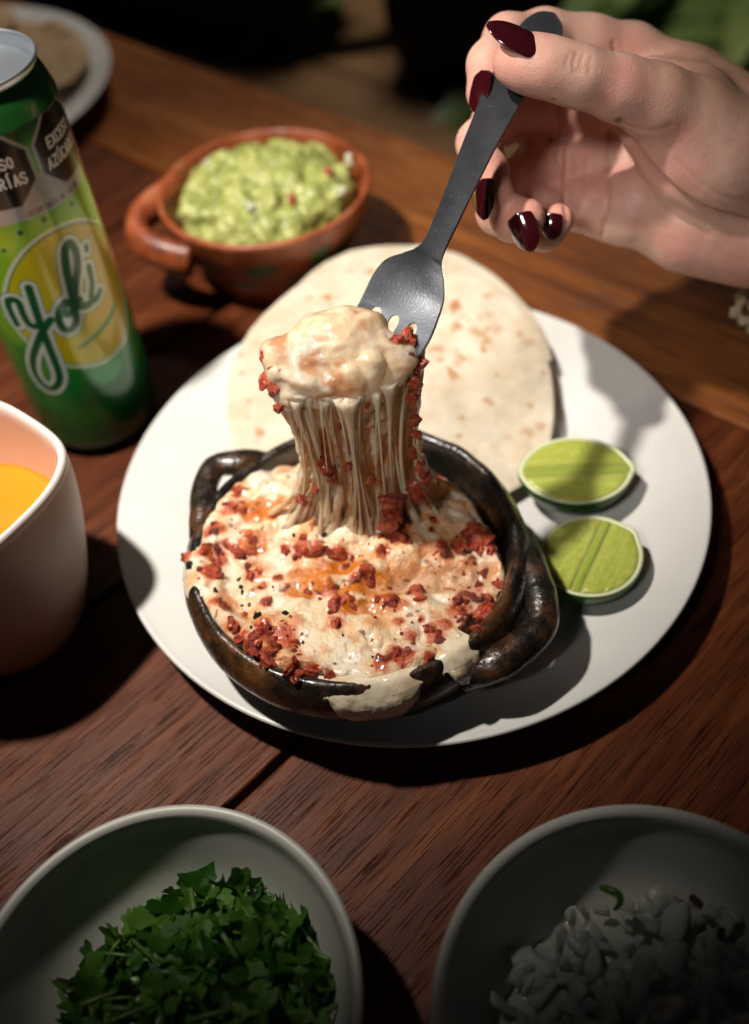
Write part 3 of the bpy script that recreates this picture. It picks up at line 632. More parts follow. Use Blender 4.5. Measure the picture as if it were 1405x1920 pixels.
drape([(354,1030,.0475),(351,1055,.046),(351,1080,.0435),(355,1105,.043),(362,1128,.046)], 9, 0.45)
# chorizo crumb meshes
def crumb_mesh(seed):
    bm = bmesh.new(); bmesh.ops.create_icosphere(bm, subdivisions=4, radius=1.0); V = np.array([v.co[:] for v in bm.verts])
    g = np.random.default_rng(seed + 50); D = g.normal(size=(15, 3)); D /= np.linalg.norm(D, axis=1)[:, None]; kk = g.uniform(4, 10, 15); hh = g.uniform(.10, .36, 15)
    V = V * (0.72 + np.max(hh * np.exp(kk * (V @ D.T - 1)), axis=1) + 0.22 * fbm(V * 1.1 + seed * 5.1, 2) + 0.17 * fbm(V * 3.1 + seed, 3))[:, None] * np.array([1.15, 0.9, 0.75])
    for v, q in zip(bm.verts, V): v.co = q
    me = bpy.data.meshes.new('chorizo_crumb'); bm.to_mesh(me); bm.free(); me.polygons.foreach_set('use_smooth', np.ones(len(me.polygons), bool)); return me
cms = [crumb_mesh(k) for k in range(9)]
for m_ in cms: m_.materials.append(M['chorizo'])
cmb = cms[0].copy(); cmb.materials.clear(); cmb.materials.append(M['char'])
rs = random.Random(4)
def crumb(c, r, me=None, sink=0.25):
    o = link('chorizo_crumb', me or rs.choice(cms), ch, None, False)
    place(o, np.array(c) - [0, 0, r * sink], (rs.uniform(0, 6.3), rs.uniform(0, 6.3), rs.uniform(0, 6.3)), (r * rs.uniform(.7, 1.25), r * rs.uniform(.65, 1.1), r * rs.uniform(.55, .95)))
for c, r in cw:
    crumb(c, r * rs.uniform(1.3, 1.75), None, rs.uniform(.25, .8))
    if r > 0.0024:
        for q in range(3):
            a = rs.uniform(0, 6.3); d = r * rs.uniform(.8, 1.5); p = np.array(c) + [d * math.cos(a), d * math.sin(a), 0]; p[2] = cheese_top(p[None, :2])[0]
            crumb(p, r * rs.uniform(.4, .8), None, rs.uniform(.1, .7))
for k in range(120):
    i = rs.randrange(len(crumbs)); x, y, r = crumbs[i]; a = rs.uniform(0, 6.28); d = rs.uniform(12, 60); x += d * math.cos(a); y += d * math.sin(a) * .8
    p = AZ(x, y, .047)
    if polysd(p[None, :2], OUT)[0] < .003 or np.hypot(*(p[:2] - POT[:2])) > .054: continue
    p[2] = cheese_top(p[None, :2])[0]; crumb(p, rs.uniform(.0004, .0012), None, rs.uniform(0, .4))
for x, y, r in [(452, 1098, 7), (455, 1112, 6), (487, 1167, 9), (538, 1158, 6), (570, 1212, 4), (645, 1200, 4), (612, 1022, 6), (555, 1020, 5), (812, 985, 6), (700, 1240, 4), (408, 1118, 6)]:
    p = AZ(x, y, 0.047); p[2] = cheese_top(p[None, :2])[0] + 0.0005; crumb(p, r / FPX * .345, cmb, 0.1)

# stretched cheese: lump on the fork and strands down to the pot
pf = Field([-0.062, -0.078, 0.040], [0.034, 0.006, 0.152], 0.00048)
def px_r(r, d): return r / FPX * d
def neck(P, amt=0.17):
    P = np.array(P, float); c0 = AZ(692, 965, .050); c1 = AD(655, 740, .3165); t = np.clip((P[:, 2] - c0[2]) / (c1[2] - c0[2]), 0, 1); c = c0[None] * (1 - t[:, None]) + c1[None] * t[:, None]
    k = (amt * np.sin(np.pi * t ** .8))[:, None]; P[:, :2] = P[:, :2] * (1 - k) + c[:, :2] * k; return P
rs2 = np.random.default_rng(12); ccen = AD(640, 670, .312)
lump = [(612,648,.311,60),(575,668,.312,52),(650,640,.310,58),(684,650,.312,48),(640,700,.313,58),(590,710,.314,50),(690,700,.315,50),(535,668,.314,30),(513,662,.315,20),(600,612,.312,34),(648,606,.311,33),(560,725,.316,36),(700,632,.311,26),(728,655,.310,26),(752,655,.309,22),(765,672,.311,20),(640,735,.317,30),(685,735,.317,26),(600,740,.317,26),(535,700,.315,28),(740,690,.312,26),(680,612,.309,20)]
for x, y, d, r in lump: pf.ball(AD(x, y, d), px_r(r * 0.97, d), 0.005)
for q in range(46):
    a = rs2.uniform(0, 6.28); rr_ = rs2.uniform(.55, 1.02); x = 632 + 108 * rr_ * math.cos(a); y = 672 + 72 * rr_ * math.sin(a) - 0.12 * (x - 632)
    pf.ball(AD(x, y, .3155 - .0125 * math.sqrt(max(0, 1 - rr_ ** 2)) + rs2.uniform(-.001, .001)), px_r(rs2.uniform(9, 22), .312), 0.0022, tuple(rs2.uniform(.7, 1.3, 3)))
# the stretched body: a translucent curtain thinner at mid height
for u in np.linspace(0, 1, 9):
    xt = 545 + 222 * u; yt = 735 - 60 * sstep(.55, 1.0, np.array(u)); xb = 562 + 250 * u; yb = 975 - 22 * abs(2 * u - 1) - 25 * u
    a = AD(xt, yt, .3185 + .003 * u); b = AZ(xb, yb - 8, 0.050); t = np.linspace(0, 1, 8)[:, None]; p = a * (1 - t) + b * t
    bul = math.sqrt(max(.15, 1 - (2 * u - 1) ** 2)); pf.chain(p, (0.0027 + 0.0045 * np.abs(2 * t[:, 0] - 0.95) ** 1.8) * (.55 + .45 * bul), 0.004)
def strand(xt, yt, dt, xb, zb, yb, r0, rm, r1, wob=0.0012, k=0.0010):
    a = AD(xt, yt, dt); b = AZ(xb, yb, zb); t = np.linspace(0, 1, 10); s_ = t[:, None]
    p = a * (1 - s_) + b * s_ + np.outer(np.sin(np.pi * t), rs2.normal(0, wob, 3) * [1, 1, .2])
    out = (b - AZ(690, 960, zb)) * np.array([.16, .16, 0]); p = p + np.outer(t ** 5, out) - np.outer(np.sin(np.pi * t) * .5, out)
    rad = np.where(t < .5, r0 + (rm - r0) * (t / .5) ** .6, rm + (r1 - rm) * ((t - .5) / .5) ** 2.4)
    pf.chain(p, rad, k)
Ns = 26
for i in range(Ns):
    u = (i + rs2.uniform(-.8, .8)) / Ns; ph = rs2.uniform(.35, 1) * (1 if rs2.random() < .72 else -1)                # u: left->right, ph: front(+)/back
    bulge = math.sqrt(max(0.08, 1 - (2 * u - 1) ** 2))
    xt = 528 + 252 * u; yt = 748 - 85 * sstep(.55, 1.0, np.array(u)) + rs2.uniform(-52, 8); dt = .3175 - .0085 * ph * bulge + 0.003 * (u - .5)
    xb = 548 + 268 * u + rs2.uniform(-26, 14); yb = 972 - 22 * abs(2 * u - 1) + 48 * ph * bulge - 26 * u
    strand(xt, yt, dt, xb, 0.0500, yb, rs2.uniform(.0006, .0013), rs2.uniform(.00035, .00075), rs2.uniform(.0010, .0022))
# collapsed folds at the foot of the pull
for (x, y, z, r) in [(560,975,.048,20),(590,1000,.048,24),(640,1015,.049,26),(690,1012,.049,22),(740,1004,.049,22),(785,975,.047,18),(815,945,.047,18),(610,960,.050,22),(660,975,.051,24),(720,980,.052,26),(765,955,.049,18)]:
    pf.ball(AZ(x, y, z), px_r(r, .36), 0.004, (1, 1, .75))
# open the holes seen in the photograph: carve along the view through the front curtain
def carve(x, y, d, r, ln, thru=2.4):
    c = AD(x, y, d); s = np.array([1, 1, ln]); m = r * max(3.2 * ln, thru + .5)
    sl, g = pf.box(c - m, c + m)
    if sl is None: return
    e = np.stack(np.broadcast_arrays(g[0] - c[0], g[1] - c[1], g[2] - c[2]), -1) @ MR
    q = (np.sqrt((e[..., 0] / r) ** 2 + (e[..., 1] / (r * ln)) ** 2 + (e[..., 2] / (r * thru)) ** 2) - 1) * r
    pf.f[sl] = np.maximum(pf.f[sl], -q.astype(np.float32))
for x, y, d, r, ln in [(600,832,.328,.0027,2.2),(712,788,.322,.0014,2.2),(640,775,.320,.0013,2.4),(712,882,.340,.0010,1.8),(580,955,.348,.0009,2.4),(568,990,.352,.0012,1.1),(660,920,.345,.0009,1.8),(672,1010,.354,.0011,1.5),(752,800,.322,.0008,3.5),(565,870,.334,.0010,3),(668,835,.328,.0010,3.0),(770,850,.332,.0008,3),(735,855,.333,.0007,3.2),(585,905,.342,.0010,2.0),(628,870,.335,.0008,3.0)]:
    carve(x, y, d, r, ln, 2.4 if (x, y) in ((600, 832), (568, 990), (672, 1010)) else 12.0)
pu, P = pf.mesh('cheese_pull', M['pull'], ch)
E_ = np.zeros(len(pu.data.edges) * 2, np.int32); pu.data.edges.foreach_get('vertices', E_); E_ = E_.reshape(-1, 2); Q = P.copy(); deg = np.bincount(E_.ravel(), minlength=len(P))[:, None]
for _ in range(7):
    acc = np.zeros_like(Q); np.add.at(acc, E_[:, 0], Q[E_[:, 1]]); np.add.at(acc, E_[:, 1], Q[E_[:, 0]]); Q = Q + .6 * (acc / np.maximum(deg, 1) - Q)
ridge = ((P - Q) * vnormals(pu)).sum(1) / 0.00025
nr = vnormals(pu); tz = sstep(0.105, 0.085, P[:, 2])
ec = (P - ccen) @ MR
wz = P[:, 2]; wq = 0.0016 * fbm(np.c_[ec[:, 0] * 90, wz * 60, ec[:, 2] * 60], 3); ax_ = ec[:, 0] + wq + 0.35 * ec[:, 2]
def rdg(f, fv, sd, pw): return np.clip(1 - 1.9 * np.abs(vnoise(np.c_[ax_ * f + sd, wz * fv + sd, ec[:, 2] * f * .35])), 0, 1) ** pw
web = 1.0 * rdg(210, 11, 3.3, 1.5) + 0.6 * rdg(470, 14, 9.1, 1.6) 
dsp = (0.0015 * fbm(P * 90 + 9, 3) + 0.00045 * fbm(ec * np.array([60, 260, 160]) + 0.6 * fbm(P * 60, 2)[:, None], 3, rot=False)) * (1 - tz) + (0.0012 * web - 0.0005) * tz * (1 - 0.55 * sstep(.062, .050, wz)) + 0.00012 * fbm(P * np.array([160, 420, 420]), 2)
Pd = P + nr * dsp[:, None]
for _ in range(2):
    acc = np.zeros_like(Pd); np.add.at(acc, E_[:, 0], Pd[E_[:, 1]]); np.add.at(acc, E_[:, 1], Pd[E_[:, 0]]); Pd = Pd + .5 * (acc / np.maximum(deg, 1) - Pd)
setverts(pu, neck(Pd))
st = fbm(P * np.array([160, 160, 28.]) + 4, 4); st2 = fbm(P * 120 + 8, 4); lowz = sstep(0.075, 0.050, P[:, 2])
c = np.tile(np.array([0.90, 0.74, 0.52]), (len(P), 1)); c = mixc(c, np.array([0.82, 0.74, 0.60]), (1 - tz) * sstep(-0.3, 0.5, st2)); c = mixc(c, np.array([0.68, 0.35, 0.13]), 0.6 * tz * sstep(0.05, 0.7, st))
c = mixc(c, np.array([0.64, 0.27, 0.10]), 0.8 * (1 - tz) * sstep(0.05, 0.7, fbm(P * 120 + 21, 4))); c = mixc(c, np.array([0.66, 0.26, 0.08]), 0.85 * lowz * sstep(-0.2, 0.5, st2)); c = mixc(c, np.array([0.80, 0.70, 0.55]), 0.7 * lowz * sstep(0.1, 0.5, fbm(P * 110 + 61, 3)))
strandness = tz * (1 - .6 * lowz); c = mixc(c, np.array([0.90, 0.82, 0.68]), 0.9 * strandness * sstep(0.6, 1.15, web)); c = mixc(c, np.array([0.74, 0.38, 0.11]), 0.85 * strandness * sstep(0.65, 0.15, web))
for hx_, hy_, hdp, hr, hl in [(600, 832, .328, .0042, 1.6)]:
    e = (P - AD(hx_, hy_, hdp)) @ MR; c = mixc(c, np.array([0.62, 0.25, 0.03]), np.exp(-((e[:, 0] / hr) ** 2 + (e[:, 1] / (hr * hl)) ** 2) ** 2) * sstep(-.001, .002, e[:, 2]))
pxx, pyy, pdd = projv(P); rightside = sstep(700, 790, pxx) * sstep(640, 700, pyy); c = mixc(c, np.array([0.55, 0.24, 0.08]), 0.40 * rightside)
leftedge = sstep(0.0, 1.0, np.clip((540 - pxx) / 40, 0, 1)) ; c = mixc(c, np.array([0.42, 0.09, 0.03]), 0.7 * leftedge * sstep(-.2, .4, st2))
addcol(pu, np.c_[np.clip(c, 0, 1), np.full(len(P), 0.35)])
# single thin threads standing clear of the curtain
rs3 = np.random.default_rng(33)
for k in range(12):
    uc = (k + rs3.uniform(.1, .9)) / 12; merge_top = rs3.random() < .35
    for q in range(rs3.integers(2, 5)):
        ut = np.clip(uc + (.012 if merge_top else .06) * rs3.normal(), 0, 1); ub = np.clip(uc + (.055 if merge_top else .014) * rs3.normal(), 0, 1)
        bt = math.sqrt(max(.1, 1 - (2 * ut - 1) ** 2)); bb_ = math.sqrt(max(.1, 1 - (2 * ub - 1) ** 2)); yt = 748 - 70 * float(sstep(.55, 1., np.array(ut))) + rs3.uniform(-30, 8)
        a = AD(526 + 262 * ut, yt, .3155 - .0085 * bt + rs3.uniform(0, .002)); b = AZ(548 + 268 * ub + rs3.uniform(-10, 8), 970 + 42 * bb_ - 22 * ub + rs3.uniform(-18, 14), .0475); t = np.linspace(0, 1, 16)
        p = a * (1 - t[:, None]) + b * t[:, None] + np.outer(np.sin(np.pi * t), rs3.normal(0, .0013, 3)) + np.outer(t ** 5, (b - AZ(690, 950, .05)) * [.16, .22, 0])
        rad = rs3.uniform(.00018, .00048) * (1 + 4.0 * np.abs(2 * t - 1) ** 5 + (1.2 * t ** 2 if not merge_top else 1.2 * (1 - t) ** 2)); V, F = tube(p, rad * (2.0 if rs3.random() < .16 else 1.0), 7, up=(.3, 1, 0), flat=.8); V = neck(V); o = mk('cheese_strand', V, F, M['pull'], ch)
        cs_ = np.tile([.92, .80, .62, .5], (len(V), 1)); cs_[:, :3] *= (0.92 + 0.12 * fbm(V * 180, 2))[:, None]; addcol(o, cs_)
# chorizo held in the pull
for x, y, d, r in [(602,885,.336,17),(612,905,.338,13),(590,868,.335,9),(745,640,.308,17),(765,640,.309,15),(755,655,.309,13),(500,672,.312,13),(505,705,.3125,14),(512,735,.313,11),(522,765,.315,10),(790,790,.326,11),(797,815,.328,12),(783,690,.313,12),(780,720,.314,12),(775,745,.316,10),(740,945,.347,16),(752,965,.350,17),(735,985,.351,16),(762,935,.347,13),(815,880,.343,13),(825,895,.345,11),(800,925,.348,13),(635,800,.323,8),(530,690,.309,9),(608,600,.309,7),(548,942,.352,9),(520,690,.311,14),(515,718,.312,13),(535,752,.314,11),(772,665,.309,14),(787,682,.311,12),(782,760,.318,10),(796,850,.333,10),(565,758,.314,7),(660,765,.3125,6),(690,760,.3125,7),(650,880,.333,7),(700,905,.338,8),(575,925,.345,8)]:
    crumb(neck(AD(x, y, d)[None])[0], r / FPX * d * 1.45, None, 0.0)

# ------------------------------------------------------------------ fork
fork = thing('fork', 'matte black steel fork lifting stretched cheese out of the clay pot', 'fork', AD(738, 608, .313))
cl_px = [(632,760,.328),(665,712,.322),(700,662,.3165),(738,606,.3125),(765,545,.3122),(792,500,.3145),(816,458,.3185),(858,365,.3265),(905,258,.3365),(960,150,.3465),(1040,28,.3585)]
wd_px = [(0, 62), (1, 69), (2, 73), (3, 75), (4, 72), (4.5, 66), (5, 46), (5.5, 28), (6, 21), (7, 24.5), (8, 31), (9, 38), (9.6, 43), (9.85, 40), (10, 30)]
K = spline(cl_px, 201); tt = np.linspace(0, 10, 201); WD = np.interp(tt, [a for a, b in wd_px], [b for a, b in wd_px])
WD = np.convolve(np.pad(WD, 4, mode='edge'), np.ones(9) / 9, 'valid'); 
endt = np.clip((10 - tt) / 0.45, 0, 1); WD = np.where(tt > 9.4, 43 * np.sqrt(np.clip(1 - (1 - endt) ** 2, 0.02, 1)) * np.interp(tt, [9, 10], [.93, 1.05]), WD)
Tn = np.gradient(K[:, :2], axis=0); Tn /= np.linalg.norm(Tn, axis=1)[:, None]; Nn = np.stack([-Tn[:, 1], Tn[:, 0]], 1)   # points right-down
rows = []; ROOT = 3.25
us = np.array([-1.0, -.62, -.50, -.14, -.02, .02, .14, .50, .62, 1.0])
# four tines: three slots centred at -.5,0,.5 (shifted with the head's taper)
slots = np.array([-.50, 0.0, .50]); 
colx = []
for i in range(201):
    t = tt[i]; hw = 0.13 * math.sqrt(max(0.0, 1 - max(0, (t - (ROOT - .22)) / 0.22) ** 2)) if t < ROOT else 0.0
    hw = max(hw, 0.0)
    row = [-1.0]
    for s0 in slots: row += [s0 - hw, s0 + hw]
    row += [1.0]; colx.append(row)
colx = np.array(colx); nc = colx.shape[1]
Vf = np.zeros((201, nc, 3)); 
for i in range(201):
    for j in range(nc):
        off = colx[i, j] * WD[i]; x = K[i, 0] + Nn[i, 0] * off; y = K[i, 1] + Nn[i, 1] * off
        cur = 0.0016 * (colx[i, j] ** 2) * (1 if tt[i] < 5.5 else 0.3)
        dep = K[i, 2] - 0.18 * off / FPX * K[i, 2] - cur
        Vf[i, j] = AD(x, y, dep)
Vf = Vf.reshape(-1, 3); Ff = []
for i in range(200):
    for j in range(nc - 1):
        if j in (1, 3, 5) and tt[i + 1] <= ROOT + 1e-6: continue
        if j in (1, 3, 5):
            if abs(colx[i, j + 1] - colx[i, j]) < 1e-9 and abs(colx[i + 1, j + 1] - colx[i + 1, j]) < 1e-9: continue
        Ff.append([i * nc + j, (i + 1) * nc + j, (i + 1) * nc + j + 1, i * nc + j + 1])
fo = mk('fork_body', Vf, Ff, M['fork'], fork)
bm = bmesh.new(); bm.from_mesh(fo.data); bmesh.ops.remove_doubles(bm, verts=bm.verts, dist=1e-6); bmesh.ops.recalc_face_normals(bm, faces=bm.faces); bm.to_mesh(fo.data); bm.free()
fo.data.polygons.foreach_set('use_smooth', np.ones(len(fo.data.polygons), bool))
md = fo.modifiers.new('solid', 'SOLIDIFY'); md.thickness = 0.0017; md.offset = 0
md = fo.modifiers.new('bev', 'BEVEL'); md.width = 0.0005; md.segments = 3; md.limit_method = 'ANGLE'; md.angle_limit = R(50)
md = fo.modifiers.new('wn', 'WEIGHTED_NORMAL')

# ------------------------------------------------------------------ hand
person = thing('person', 'hand with dark burgundy nails reaching in from the right and holding the fork', 'person', AD(1330, 340, .375))
J = lambda x, y, d: AD(x, y, d)
hf = Field(*[np.array(v) for v in ((0.022, -0.005, 0.055), (0.26, 0.135, 0.200))], 0.00085)
def finger(pts, rads, k=0.004):
    hf.chain([J(*p) for p in pts], [r / 1000 for r in rads], k)
thumb = [(1395, 300, .368), (1300, 225, .355), (1230, 190, .3465), (1160, 165, .340), (1085, 143, .3345), (1025, 126, .332), (985, 119, .3325), (966, 117, .3335)]
index = [(1300, 160, .392), (1185, 100, .389), (1105, 84, .384), (1020, 66, .376), (950, 72, .367), (918, 120, .358), (909, 176, .3525)]
middle = [(1245, 235, .400), (1120, 220, .400), (1010, 215, .396), (930, 232, .386), (900, 268, .375), (912, 318, .363), (928, 362, .3555)]
ring = [(1200, 315, .402), (1090, 310, .401), (1000, 318, .395), (940, 355, .383), (935, 398, .371), (962, 412, .361), (988, 408, .3555)]
pinky = [(1140, 385, .398), (1065, 385, .397), (1015, 398, .390), (1005, 428, .379), (1022, 434, .3705), (1046, 412, .3645)]
finger(thumb, [17, 13.6, 11.4, 9.9, 9.1, 8.7, 8.0, 7.0], 0.006)
finger(index, [11.5, 10.5, 10.2, 8.8, 8.0, 7.3, 6.5])
finger(middle, [11.5, 10, 9.3, 8.6, 8.0, 7.4, 6.7])
finger(ring, [11, 9.6, 8.8, 8.2, 7.6, 7.4, 6.9])
finger(pinky, [10, 8.6, 7.6, 6.9, 6.6, 6.0])
wr = (1520, 372, .392)
for mcp, r in ((index[0], 11.5), (middle[0], 13), (ring[0], 13), (pinky[0], 11)):
    hf.cone(J(*mcp), J(*wr), r / 1000, 0.021, 0.010)
hf.cone(J(1300, 290, .366), J(1470, 345, .380), 0.0175, 0.022, 0.010)       # thenar
hf.cone(J(1225, 232, .364), J(1340, 300, .366), 0.0120, 0.0185, 0.010)
hf.cone(J(1190, 395, .388), J(1400, 425, .390), 0.0135, 0.020, 0.010)        # heel of the palm
hf.cone(J(1290, 440, .389), J(1450, 455, .390), 0.0135, 0.0175, 0.010)
hf.cone(J(1290, 160, .380), J(1460, 300, .385), 0.0125, 0.022, 0.010)        # back of the hand at the index side
hf.cone(J(1220, 150, .372), J(1300, 190, .366), 0.0085, 0.013, 0.008)        # web between thumb and index
hf.cone(J(*wr), J(1900, 420, .41), 0.0265, 0.029, 0.010)
hand, P = hf.mesh('hand', M['skin'], person)
# relax voxel steps
def relax(o, P, it=3, lam=0.5):
    me = o.data; E_ = np.zeros(len(me.edges) * 2, np.int32); me.edges.foreach_get('vertices', E_); E_ = E_.reshape(-1, 2); n = len(P)
    deg = np.bincount(E_.ravel(), minlength=n)[:, None]
    for _ in range(it):
        s = np.zeros_like(P); np.add.at(s, E_[:, 0], P[E_[:, 1]]); np.add.at(s, E_[:, 1], P[E_[:, 0]]); P = P + lam * (s / np.maximum(deg, 1) - P)
    setverts(o, P); return P
P = relax(hand, P, 4)
nr = vnormals(hand); hx, hy, hd = projv(P); view = P - CAM; view /= np.linalg.norm(view, axis=1)[:, None]; facing = sstep(0.05, 0.45, -(nr * view).sum(1))
def pdist(px, py, line):
    L = spline(line, 60) if len(line) > 2 else np.linspace(line[0], line[1], 30); d = np.full(len(px), 1e9)
    for q in L: d = np.minimum(d, (px - q[0]) ** 2 + (py - q[1]) ** 2)
    return np.sqrt(d)
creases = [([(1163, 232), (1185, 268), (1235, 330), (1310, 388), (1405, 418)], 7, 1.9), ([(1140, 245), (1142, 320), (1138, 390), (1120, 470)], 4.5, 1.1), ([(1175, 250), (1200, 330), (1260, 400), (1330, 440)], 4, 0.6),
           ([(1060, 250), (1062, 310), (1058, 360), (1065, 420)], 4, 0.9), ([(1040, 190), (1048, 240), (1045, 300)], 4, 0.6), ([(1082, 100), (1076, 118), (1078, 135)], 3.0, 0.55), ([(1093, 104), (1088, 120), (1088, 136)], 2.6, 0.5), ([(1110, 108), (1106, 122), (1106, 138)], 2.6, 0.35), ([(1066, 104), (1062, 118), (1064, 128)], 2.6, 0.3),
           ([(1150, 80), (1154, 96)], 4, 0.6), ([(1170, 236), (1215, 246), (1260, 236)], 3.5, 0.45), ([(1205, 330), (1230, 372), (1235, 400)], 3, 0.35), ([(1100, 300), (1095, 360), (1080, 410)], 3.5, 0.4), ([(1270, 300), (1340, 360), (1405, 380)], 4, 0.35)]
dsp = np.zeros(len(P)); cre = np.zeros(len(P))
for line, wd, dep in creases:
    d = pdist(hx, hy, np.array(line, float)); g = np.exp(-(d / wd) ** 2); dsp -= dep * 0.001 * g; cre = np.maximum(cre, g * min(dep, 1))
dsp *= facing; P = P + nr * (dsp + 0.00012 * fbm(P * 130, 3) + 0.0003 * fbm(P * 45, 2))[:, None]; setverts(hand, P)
base = np.array([0.63, 0.385, 0.305]); pink = np.array([0.65, 0.315, 0.265]); tan = np.array([0.47, 0.27, 0.17])
c = np.tile(base, (len(P), 1)); c = mixc(c, pink, 0.7 * sstep(-.2, .6, fbm(P * 40 + 3, 3)) * facing)
for tip in (index[-1], middle[-1], ring[-1], pinky[-1], thumb[-1]):
    d = np.sqrt(((P - J(*tip)) ** 2).sum(1)); c = mixc(c, np.array([0.60, 0.25, 0.19]), 0.75 * np.exp(-(d / 0.013) ** 2))
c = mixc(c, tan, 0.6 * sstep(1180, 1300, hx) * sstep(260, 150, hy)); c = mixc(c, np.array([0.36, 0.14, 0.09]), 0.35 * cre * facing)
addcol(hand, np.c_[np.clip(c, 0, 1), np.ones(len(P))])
# nails: almond-shaped shells
def nail(p0, p1, nrm, width, curve, lift=0.0):
    """p0 root, p1 tip (world), nrm outward, width, cross-curvature radius"""
    p0 = np.array(p0); p1 = np.array(p1); L = p1 - p0; ln = np.linalg.norm(L); t = L / ln; nrm = np.array(nrm, float); nrm -= t * (nrm @ t); nrm /= np.linalg.norm(nrm); s = np.cross(t, nrm)
    nu, nv = 22, 15; u = np.linspace(0, 1, nu); v = np.linspace(-1, 1, nv)
    wprof = np.sqrt(np.clip(1 - (1 - np.clip(u / 0.22, 0, 1)) ** 2, 0, 1)) * 0.55 + 0.45 * np.clip(u / 0.1, 0, 1) ** .5; tipp = np.clip((1 - u) / 0.55, 0, 1); wprof = np.minimum(wprof, 1.0) * (1 - (1 - tipp) ** 2.3 * 0.86)
    Vn = []
    for i in range(nu):
        for q in v:
            a = q * wprof[i] * width / curve; up = curve * (math.cos(a) - 1); x = curve * math.sin(a)
            Vn.append(p0 + t * ln * u[i] + s * x + nrm * (up + lift + 0.0012 * math.sin(math.pi * u[i] * 0.9)))
    Fn = [[i * nv + j, (i + 1) * nv + j, (i + 1) * nv + j + 1, i * nv + j + 1] for i in range(nu - 1) for j in range(nv - 1)]
    o = mk('fingernail', Vn, Fn, M['nail'], person); md = o.modifiers.new('s', 'SOLIDIFY'); md.thickness = 0.0007; md.offset = 0; return o
toC = lambda x, y, d: -(AD(x, y, d) - CAM) / np.linalg.norm(AD(x, y, d) - CAM)
rt, dn, fw = MR[:, 0], MR[:, 1], MR[:, 2]
nail(J(1014, 88, .3232), J(913, 47, .3240), -fw * 0.90 - dn * 0.42, 0.0058, 0.0090)
nail(J(903, 133, .3462), J(895, 212, .3435), -rt * 0.62 - fw * 0.75 + dn * .1, 0.0046, 0.0058)
nail(J(905, 336, .3500), J(912, 413, .3475), -rt * 0.62 - fw * 0.75 + dn * .15, 0.0046, 0.0058)
nail(J(968, 402, .3480), J(1000, 470, .3510), -fw * 0.78 + dn * 0.5 - rt * 0.35, 0.0056, 0.0062)
nail(J(1036, 400, .3580), J(1036, 450, .3615), -fw * 0.8 + dn * 0.35 - rt * 0.15, 0.0040, 0.0048)

